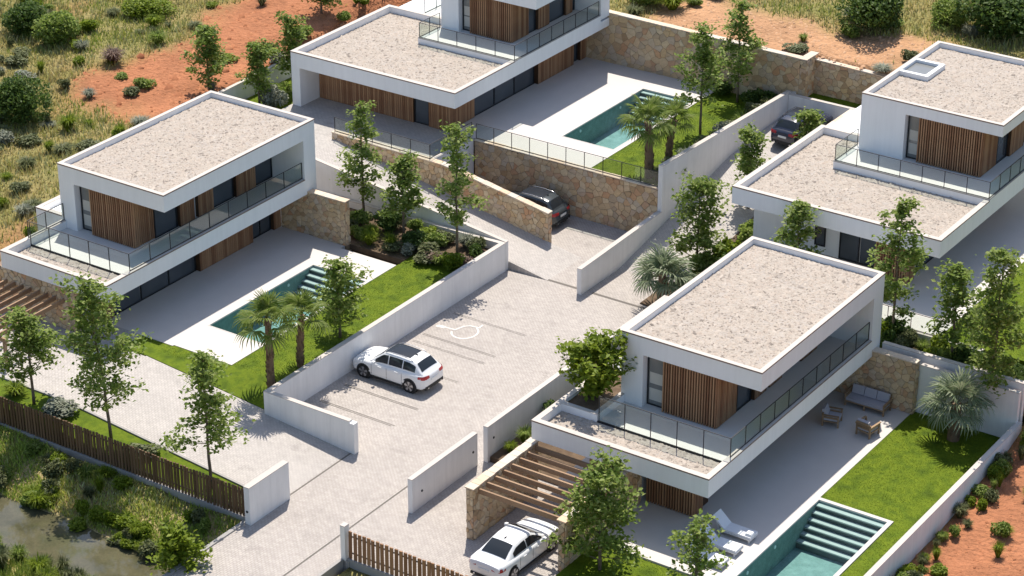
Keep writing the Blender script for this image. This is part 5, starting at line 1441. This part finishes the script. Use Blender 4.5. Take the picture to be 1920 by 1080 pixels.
def make_car(label, kind, paint, loc, rotz, rim='alloy', glass_roof=False, rails=None):
    t = thing('parked_car', label, 'car', loc, rotz, 'parked cars')
    suv = kind == 'suv'
    # lower body stations, rear to front: x, bottom, belt, half width
    if suv:
        low = [(-2.22, .50, .86, .62), (-2.17, .36, .96, .76), (-2.0, .27, 1.05, .86), (-1.6, .24, 1.06, .905), (-1.0, .23, 1.045, .915), (0, .23, 1.01, .915), (.85, .23, .985, .915), (1.1, .23, .965, .91), (1.6, .24, .90, .90), (1.95, .26, .82, .85), (2.12, .30, .73, .76), (2.20, .42, .62, .60)]
        # cabin: x, roof height, roof half width
        cab = [(-2.02, 1.06, .70), (-1.80, 1.30, .64), (-1.58, 1.50, .585), (-1.30, 1.565, .585), (-.6, 1.61, .60), (.0, 1.60, .60), (.32, 1.545, .59), (.72, 1.25, .66), (1.08, .965, .74)]
        wb, wr, ww, wy = (1.36, -1.37), .355, .24, .80
    else:
        low = [(-2.32, .48, .82, .66), (-2.27, .36, .93, .78), (-2.1, .27, .985, .86), (-1.6, .22, .985, .90), (-1.0, .20, .955, .905), (0, .20, .925, .905), (.9, .20, .905, .905), (1.2, .20, .885, .90), (1.7, .21, .82, .88), (2.05, .23, .74, .82), (2.22, .28, .66, .72), (2.31, .42, .56, .55)]
        cab = [(-1.72, .985, .70), (-1.35, 1.20, .635), (-.95, 1.375, .58), (-.5, 1.43, .575), (.0, 1.43, .575), (.25, 1.395, .57), (.65, 1.18, .63), (1.12, .895, .72)]
        wb, wr, ww, wy = (1.40, -1.41), .335, .23, .79
    # body
    xs = sorted(set([r[0] for r in low] + list(np.linspace(low[0][0], low[-1][0], 26))))
    b = MB(); ring = []
    for x in xs:
        zb, zt, hw = (lerp_tab(x, low, k) for k in (1, 2, 3)); h = zt - zb
        prof = [(0, zb), (hw * .86, zb), (hw * .97, zb + .08 * h), (hw, zb + .30 * h), (hw * .985, zb + .60 * h), (hw * .995, zb + .76 * h), (hw * .955, zb + .90 * h), (hw * .86, zt - .01), (hw * .5, zt + .025), (0, zt + .035)]
        ring.append([(x, y, z) for y, z in prof] + [(x, -y, z) for y, z in prof[-2:0:-1]])
    n = len(ring[0]); v = [p for r in ring for p in r]; f = []
    for i in range(len(ring) - 1):
        for k in range(n): f.append((i * n + k, i * n + (k + 1) % n, (i + 1) * n + (k + 1) % n, (i + 1) * n + k))
    f += [list(range(n))[::-1], list(range((len(ring) - 1) * n, len(ring) * n))]
    f = [list(q)[::-1] for q in f]
    b.add(v, f); b.build('body', MAT[paint], t, True, 38, local=True)
    # cabin
    def base_y(x): return lerp_tab(x, low, 3) * .875
    cx = sorted(set([r[0] for r in cab] + list(np.linspace(cab[0][0], cab[-1][0], 20))))
    b = MB(); ring = []
    for x in cx:
        zr, yr = lerp_tab(x, cab, 1), lerp_tab(x, cab, 2); zb = lerp_tab(x, low, 2) - .03; by = base_y(x)
        zr = max(zr, zb + .02)
        prof = [(by, zb), (by + (yr - by) * .5 + .018, zb + (zr - zb) * .5), (yr + .01, zr - .055 * min(1, (zr - zb) * 3)), (yr - .07, zr - .01), (yr * .5, zr + .012), (0, zr + .018)]
        ring.append([(x, y, z) for y, z in prof] + [(x, -y, z) for y, z in prof[-2::-1]])
    n = len(ring[0]); v = [p for r in ring for p in r]; f = []
    for i in range(len(ring) - 1):
        for k in range(n - 1): f.append((i * n + k, (i + 1) * n + k, (i + 1) * n + k + 1, i * n + k + 1))
    f.append(list(range(n))); f.append(list(range((len(ring) - 1) * n, len(ring) * n))[::-1])
    f = [list(q)[::-1] for q in f]
    b.add(v, f); b.build('roof', MAT[paint], t, True, 40, local=True)
    def side_pt(x, q, s, o=.012):
        zr, yr = lerp_tab(x, cab, 1), lerp_tab(x, cab, 2); zb = lerp_tab(x, low, 2) - .03; by = base_y(x); zr = max(zr, zb + .02)
        z = zb + (zr - zb) * q
        y = by + (yr - by) * q + .018 * (1 - abs(2 * q - 1)) + o
        return (x, s * y, z)
    def top_pt(x, u, o=.014):
        zr, yr = lerp_tab(x, cab, 1), lerp_tab(x, cab, 2)
        zz = max(zr, lerp_tab(x, low, 2) - .01) + .018 - .028 * u * u + o
        return (x, u * yr * 1.0, zz)
    def patch(name, grid, mname, flip=False, parent=t):
        r, c = len(grid), len(grid[0]); m = MB()
        ff = [(i * c + j, i * c + j + 1, (i + 1) * c + j + 1, (i + 1) * c + j) for i in range(r - 1) for j in range(c - 1)]
        if flip: ff = [q[::-1] for q in ff]
        m.add([p for row in grid for p in row], ff)
        return m.build(name, MAT[mname], parent, True, local=True)
    q0, q1 = .16, .86
    if suv: wins = [(-1.62, -.92, .55), (-.86, -.08, 1), (-.02, .72, .25)]
    else: wins = [(-1.22, -.32, .35), (-.26, .78, .2)]
    for s in (1, -1):
        for (xa, xb, tl) in wins:
            g = []
            for x in np.linspace(xa, xb, 8):
                zr = lerp_tab(x, cab, 1); zb = lerp_tab(x, low, 2); top = q1
                full = lerp_tab(-.3, cab, 1) - lerp_tab(-.3, low, 2)
                # narrow towards the tail and towards the windscreen
                lim = 1 - .10 / max(.12, zr - zb)
                top = min(q1, max(q0 + .02, lim))
                g.append([side_pt(x, q, s) for q in np.linspace(q0, top, 4)])
            patch('side_window', g, 'car_glass', flip=(s > 0))
    ca = cab[-1][0]; cr = cab[-3][0]
    g = [[top_pt(x, u) for u in np.linspace(-.93, .93, 9)] for x in np.linspace(cr + .02, ca - .07, 7)]
    patch('windscreen', g, 'car_glass', flip=True)
    ra, rb_ = cab[0][0], cab[2][0]
    g = [[top_pt(x, u) for u in np.linspace(-.9, .9, 9)] for x in np.linspace(ra + .08, rb_ - .03, 6)]
    patch('rear_window', g, 'car_glass', flip=True)
    if glass_roof:
        g = [[top_pt(x, u, .009) for u in np.linspace(-.86, .86, 7)] for x in np.linspace(-1.12, .30, 8)]
        patch('glass_roof', g, 'roof_glass', flip=True)
    if rails:
        for s in (1, -1):
            m = MB(); pts = [Vector(top_pt(x, s * .93, .055 if abs(x + .55) < .75 else .01)) for x in np.linspace(-1.38, .25, 9)]
            m.tube(pts, [.018] * 9, 6); m.build('roof_rail', MAT[rails], t, True, local=True)
    m = MB(); fx = -1.15 if suv else -.72; fz = lerp_tab(fx, cab, 1) + .02
    m.add([(fx - .10, 0, fz + .075), (fx + .09, .022, fz), (fx - .11, .022, fz), (fx + .09, -.022, fz), (fx - .11, -.022, fz)], [(0, 2, 1), (0, 3, 4), (0, 1, 3), (0, 4, 2)])
    m.build('antenna_fin', MAT['trim'], t, local=True)
    # wheels
    for x in wb:
        for s in (1, -1):
            a = MB(); a.tube([(x, s * (wy - .16), wr), (x, s * (wy + ww / 2 - .012), wr)], [wr * 1.17] * 2, 22); a.build('wheel_arch', MAT['trim'], t, local=True)
            w_ = MB(); y0, y1 = s * (wy - ww / 2), s * (wy + ww / 2 + .012)
            w_.tube([(x, y0, wr), (x, y0 + s * .02, wr), (x, y1 - s * .03, wr), (x, y1, wr)], [wr * .92, wr, wr, wr * .93], 22)
            wo = w_.build('wheel', MAT['tyre'], t, True, 40, local=True)
            r = MB(); yo = y1 + s * .004
            r.tube([(x, yo - s * .01, wr), (x, yo, wr)], [wr * .72] * 2, 20); rd_ = r.build('rim', MAT['alloy_dark'], wo, local=True)
            sp = MB()
            for k in range(5):
                a0 = 2 * math.pi * k / 5 + .3
                for da in (-.13, .13):
                    d = (math.cos(a0 + da), math.sin(a0 + da)); nn = (-d[1] * .026, d[0] * .026)
                    p = [(x + d[0] * wr * q + e * nn[0], yo + s * .012, wr + d[1] * wr * q + e * nn[1]) for q, e in ((.1, -1), (.70, -1), (.70, 1), (.1, 1))]
                    p2 = [(px, yo + s * .001, pz) for px, _, pz in p]
                    sp.add(p + p2, [(0, 1, 2, 3), (0, 4, 5, 1), (1, 5, 6, 2), (2, 6, 7, 3), (3, 7, 4, 0)])
            sp.build('spoke', MAT[rim], wo, local=True)
    # lights, plate, mirrors, handles, bumper
    xr_ = low[0][0]; xf = low[-1][0]
    def surf_y(x, hfrac): return lerp_tab(x, low, 3) * (.99)
    for s in (1, -1):
        zt = lerp_tab(xr_ + .1, low, 2)
        g = []
        zl, zh = (.83, 1.0) if suv else (.74, .90)
        pts = [(xr_ - .012, .40), (xr_ + .005, lerp_tab(xr_, low, 3)), (xr_ + .05, lerp_tab(xr_ + .05, low, 3) + .012), (xr_ + .16, lerp_tab(xr_ + .16, low, 3) + .014), (xr_ + .36, lerp_tab(xr_ + .36, low, 3) + .008)]
        g = [[(px, s * py, zl + (.02 if j == 0 else 0) + (.03 if j == 4 else 0)), (px + .012, s * py * .995, (zl + zh) / 2), (px + .05 * (j < 3), s * py * .955, zh - (.03 if j in (0, 4) else 0))] for j, (px, py) in enumerate(pts)]
        patch('tail_light', g, 'lamp_red', flip=(s > 0))
        g = []
        pts = [(xf - .015, .42), (xf - .06, .62), (xf - .16, .74), (xf - .34, .845)]
        for j, (px, py) in enumerate(pts):
            zt = lerp_tab(px, low, 2)
            g.append([(px + .012, s * (py + .012), zt - .17), (px - .03, s * (py * .99 + .012), zt - .07), (px - .09, s * (py * .93), zt + .012)])
        patch('head_light', g, 'lamp_clear', flip=(s < 0))
        m = MB(); mx_ = .68 if suv else .72; mz = lerp_tab(mx_, low, 2) + .07
        v_ = [(mx_ - .09, s * .93, mz - .05), (mx_ + .09, s * .93, mz - .03), (mx_ + .07, s * 1.07, mz - .03), (mx_ - .08, s * 1.08, mz - .05), (mx_ - .09, s * .93, mz + .07), (mx_ + .06, s * .93, mz + .07), (mx_ + .04, s * 1.05, mz + .06), (mx_ - .08, s * 1.07, mz + .06)]
        m.add(v_, [(3, 2, 1, 0), (4, 5, 6, 7), (0, 1, 5, 4), (1, 2, 6, 5), (2, 3, 7, 6), (3, 0, 4, 7)])
        m.box(mx_ - .03, mx_ + .04, min(s * .85, s * .94), max(s * .85, s * .94), mz - .05, mz - .01)
        m.build('mirror', MAT[paint], t, local=True)
        for hx in (-.62, .38):
            zz = lerp_tab(hx, low, 2) - .13; yy = lerp_tab(hx, low, 3)
            m = MB(); m.bar((hx - .10, s * (yy + .018), zz), (hx + .10, s * (yy + .018), zz), .03, .03); m.build('door_handle', MAT['chrome' if paint != 'car_white' else paint], t, local=True)
        # door seams and sill
        m = MB()
        for dx in ((-.92, -.02, .88) if suv else (-.95, -.02, .95)):
            for (za, zb_) in ((.36, .55), (.55, .74), (.74, .90)):
                yy = lerp_tab(dx, low, 3) * .993
                m.box(dx - .006, dx + .006, min(s * yy, s * (yy + .007)), max(s * yy, s * (yy + .007)), za, zb_)
        m.build('door_seam', MAT['trim'], t, local=True)
        m = MB(); m.box(-.95, .95, min(s * .80, s * .922), max(s * .80, s * .922), .20, .30 if suv else .25); m.build('sill', MAT['trim'], t, local=True)
    m = MB(); m.box(xr_ - .03, xr_ + .02, -.26, .26, .66 if suv else .60, .78 if suv else .72); m.build('number_plate', MAT['plate'], t, local=True)
    m = MB(); m.box(xr_ + .0, xr_ + .12, -.70, .70, .28 if suv else .26, .44 if suv else .36); m.build('rear_bumper', MAT['trim'], t, local=True)
    m = MB(); m.box(xf - .10, xf + .012, -.42, .42, .40, .56); m.build('grille', MAT['trim'], t, local=True)
    for s in (1, -1):
        m = MB(); m.tube([(xr_ - .02, s * .5, .33), (xr_ + .1, s * .5, .33)], [.04, .04], 8); m.build('exhaust', MAT['chrome'], t, local=True)
    # wheels keep clear of the body sides because arches and tyres stand a little proud of it
    return t
make_car('white suv with a dark glass roof parked nose-in against the long white wall', 'suv', 'car_white', (12.02, 2.62, ROAD), math.pi, 'alloy', True, 'alloy')
make_car('dark grey suv with silver roof rails parked behind the stone wing wall', 'suv', 'car_grey', (7.0, 21.55, ROAD), math.pi, 'alloy_dark', True, 'chrome')
make_car('white saloon parked under the timber pergola at the bottom', 'saloon', 'car_white', (25.75, -7.45, -1.1), math.pi / 2 - .02, 'alloy')
make_car('navy blue suv parked in the side lane between the white walls at top right', 'suv', 'car_navy', (16.85, 34.55, 1.45), math.pi / 2 - .05, 'alloy_dark', True, 'alloy_dark')

# ------------------------------------------------------------------ outdoor furniture
def lounger(label, x, y, z):
    t = thing('sun_lounger', label, 'sun lounger', (x, y, z), 0.0, 'white sun loungers by the pool')
    b = MB(); b.box(-.35, 1.25, -.34, .34, .16, .23); b.build('frame', MAT['lounger_frame'], t, local=True)
    for lx in (-.25, 1.15):
        for ly in (-.27, .27):
            m = MB(); m.box(lx - .03, lx + .03, ly - .03, ly + .03, 0, .16); m.build('leg', MAT['lounger_frame'], t, local=True)
    m = MB(); m.box(-.05, 1.24, -.32, .32, .232, .32); m.build('mattress', MAT['lounger_fabric'], t, local=True)
    m = MB(); m.bar((-.06, 0, .30), (-.62, 0, .80), .64, .08); m.build('backrest', MAT['lounger_fabric'], t, local=True)
    m = MB(); m.bar((-.34, -.25, .20), (-.48, -.25, .64), .03, .03); m.bar((-.34, .25, .20), (-.48, .25, .64), .03, .03); m.build('backrest_support', MAT['lounger_frame'], t, local=True)
    return t
for i, y in enumerate((-1.15, -2.4, -3.6)):
    lounger(('white sun lounger furthest from the camera, closest to the pool steps, with a folded towel', 'middle one of the three white sun loungers', 'white sun lounger nearest to the bottom edge of the photo')[i], 32.45, y, -.72)
m = MB(); m.box(33.38, 33.68, -1.40, -1.08, -.398, -.33); m.box(33.40, 33.66, -1.385, -1.10, -.33, -.29)
one_piece('towel', m, MAT['towel'], 'folded white towel on the foot of the furthest sun lounger', 'towel')

def seat_unit(name, label, cat, x, y, z, rotz, w, cushions, group=None):
    """teak frame facing -Y with cushions"""
    t = thing(name, label, cat, (x, y, z), rotz, group)
    h = w / 2; d = .40
    for lx in (-h + .04, h - .04) + ((0,) if w > 1.5 else ()):
        for ly, top in ((-d + .04, .58), (d - .04, .70)):
            if lx == 0: top = .24
            m = MB(); m.box(lx - .035, lx + .035, ly - .035, ly + .035, 0, top); m.build('leg', MAT['teak'], t, local=True)
    m = MB(); m.box(-h + .01, h - .01, -d + .01, d - .01, .24, .30); m.build('seat_frame', MAT['teak'], t, local=True)
    for s in (-1, 1):
        m = MB(); m.box(s * h - .05, s * h + .05, -d, d, .58, .62); m.build('armrest', MAT['teak'], t, local=True)
        m = MB(); m.box(s * (h - .04) - .015, s * (h - .04) + .015, -d + .08, d - .08, .42, .50); m.build('arm_slat', MAT['teak'], t, local=True)
    for k in range(3):
        m = MB(); zc = .42 + k * .13; yc = d - .02 + k * .035
        m.box(-h + .05, h - .05, yc - .015, yc + .015, zc, zc + .09); m.build('back_slat', MAT['teak'], t, local=True)
    m = MB(); m.box(-h + .06, h - .06, -d + .02, d - .06, .302, .43); m.build('seat_cushion', MAT['cushion'], t, local=True)
    cw = (w - .14) / cushions
    for k in range(cushions):
        m = MB(); xc = -h + .07 + cw * (k + .5)
        m.bar((xc, d - .16, .44), (xc, d - .02, .84), cw - .03, .14)
        m.build('back_cushion', MAT['cushion'], t, local=True)
    return t
seat_unit('garden_sofa', 'three-cushion teak garden sofa in front of the stone end wall', 'sofa', 32.45, 12.0, -.72, 0, 2.05, 3)
seat_unit('garden_armchair', 'teak armchair seen from the side on the shaded patio, closer to the villa', 'armchair', 31.75, 9.75, -.72, math.pi / 2 + .25, .80, 1, 'teak armchairs on the patio')
seat_unit('garden_armchair', 'teak armchair seen from behind at the edge of the sunlit patio strip', 'armchair', 33.55, 9.8, -.72, math.pi - .15, .80, 1, 'teak armchairs on the patio')

# fallen rocks and clods on the bare soil
rng = np.random.default_rng(77)
def rocks(name, x0, x1, y0, y1, n, s0, s1, m):
    x = rng.uniform(x0, x1, n); y = rng.uniform(y0, y1, n); z = terrain_z(x, y); ok = (redness(x, y) > .5) & (z > -2.1); x, y, z = x[ok], y[ok], z[ok]; n = len(x)
    base = np.array([[1, 0, 0], [0, 1, 0], [-1, 0, 0], [0, -1, 0], [0, 0, .8], [.5, .5, .5], [-.5, .4, .6]])
    s = rng.uniform(s0, s1, n) ** 1.0
    V = np.repeat(base[None], n, 0) * (1 + rng.uniform(-.4, .4, (n, 7, 3))) * s[:, None, None] + np.stack([x, y, z - .02], 1)[:, None]
    F = np.array([[0, 1, 5], [0, 5, 4], [1, 4, 5], [1, 2, 6], [1, 6, 4], [2, 4, 6], [2, 3, 4], [3, 0, 4]])
    F = (F[None] + (np.arange(n) * 7)[:, None, None]).reshape(-1, 3)
    tag(link(name, fast_mesh(name, V.reshape(-1, 3), F, m)), kind='stuff')
RM = ramp_mat('clod', [(0.30, 0.11, 0.05), (0.45, 0.19, 0.09), (0.38, 0.15, 0.07)], source='island')
RT = ramp_mat('clod_tan', [(0.36, 0.20, 0.11), (0.52, 0.32, 0.19), (0.45, 0.26, 0.15)], source='island')
rocks('soil_clods', -22, -8, 14, 46, 3200, .02, .13, RM)
rocks('soil_clods', -22, -8, 14, 46, 260, .12, .30, RM)
rocks('soil_clods', 39.6, 46, -6, 16, 1400, .02, .10, RM)
rocks('soil_clods', 2, 26, 38, 47, 2200, .02, .14, RT)
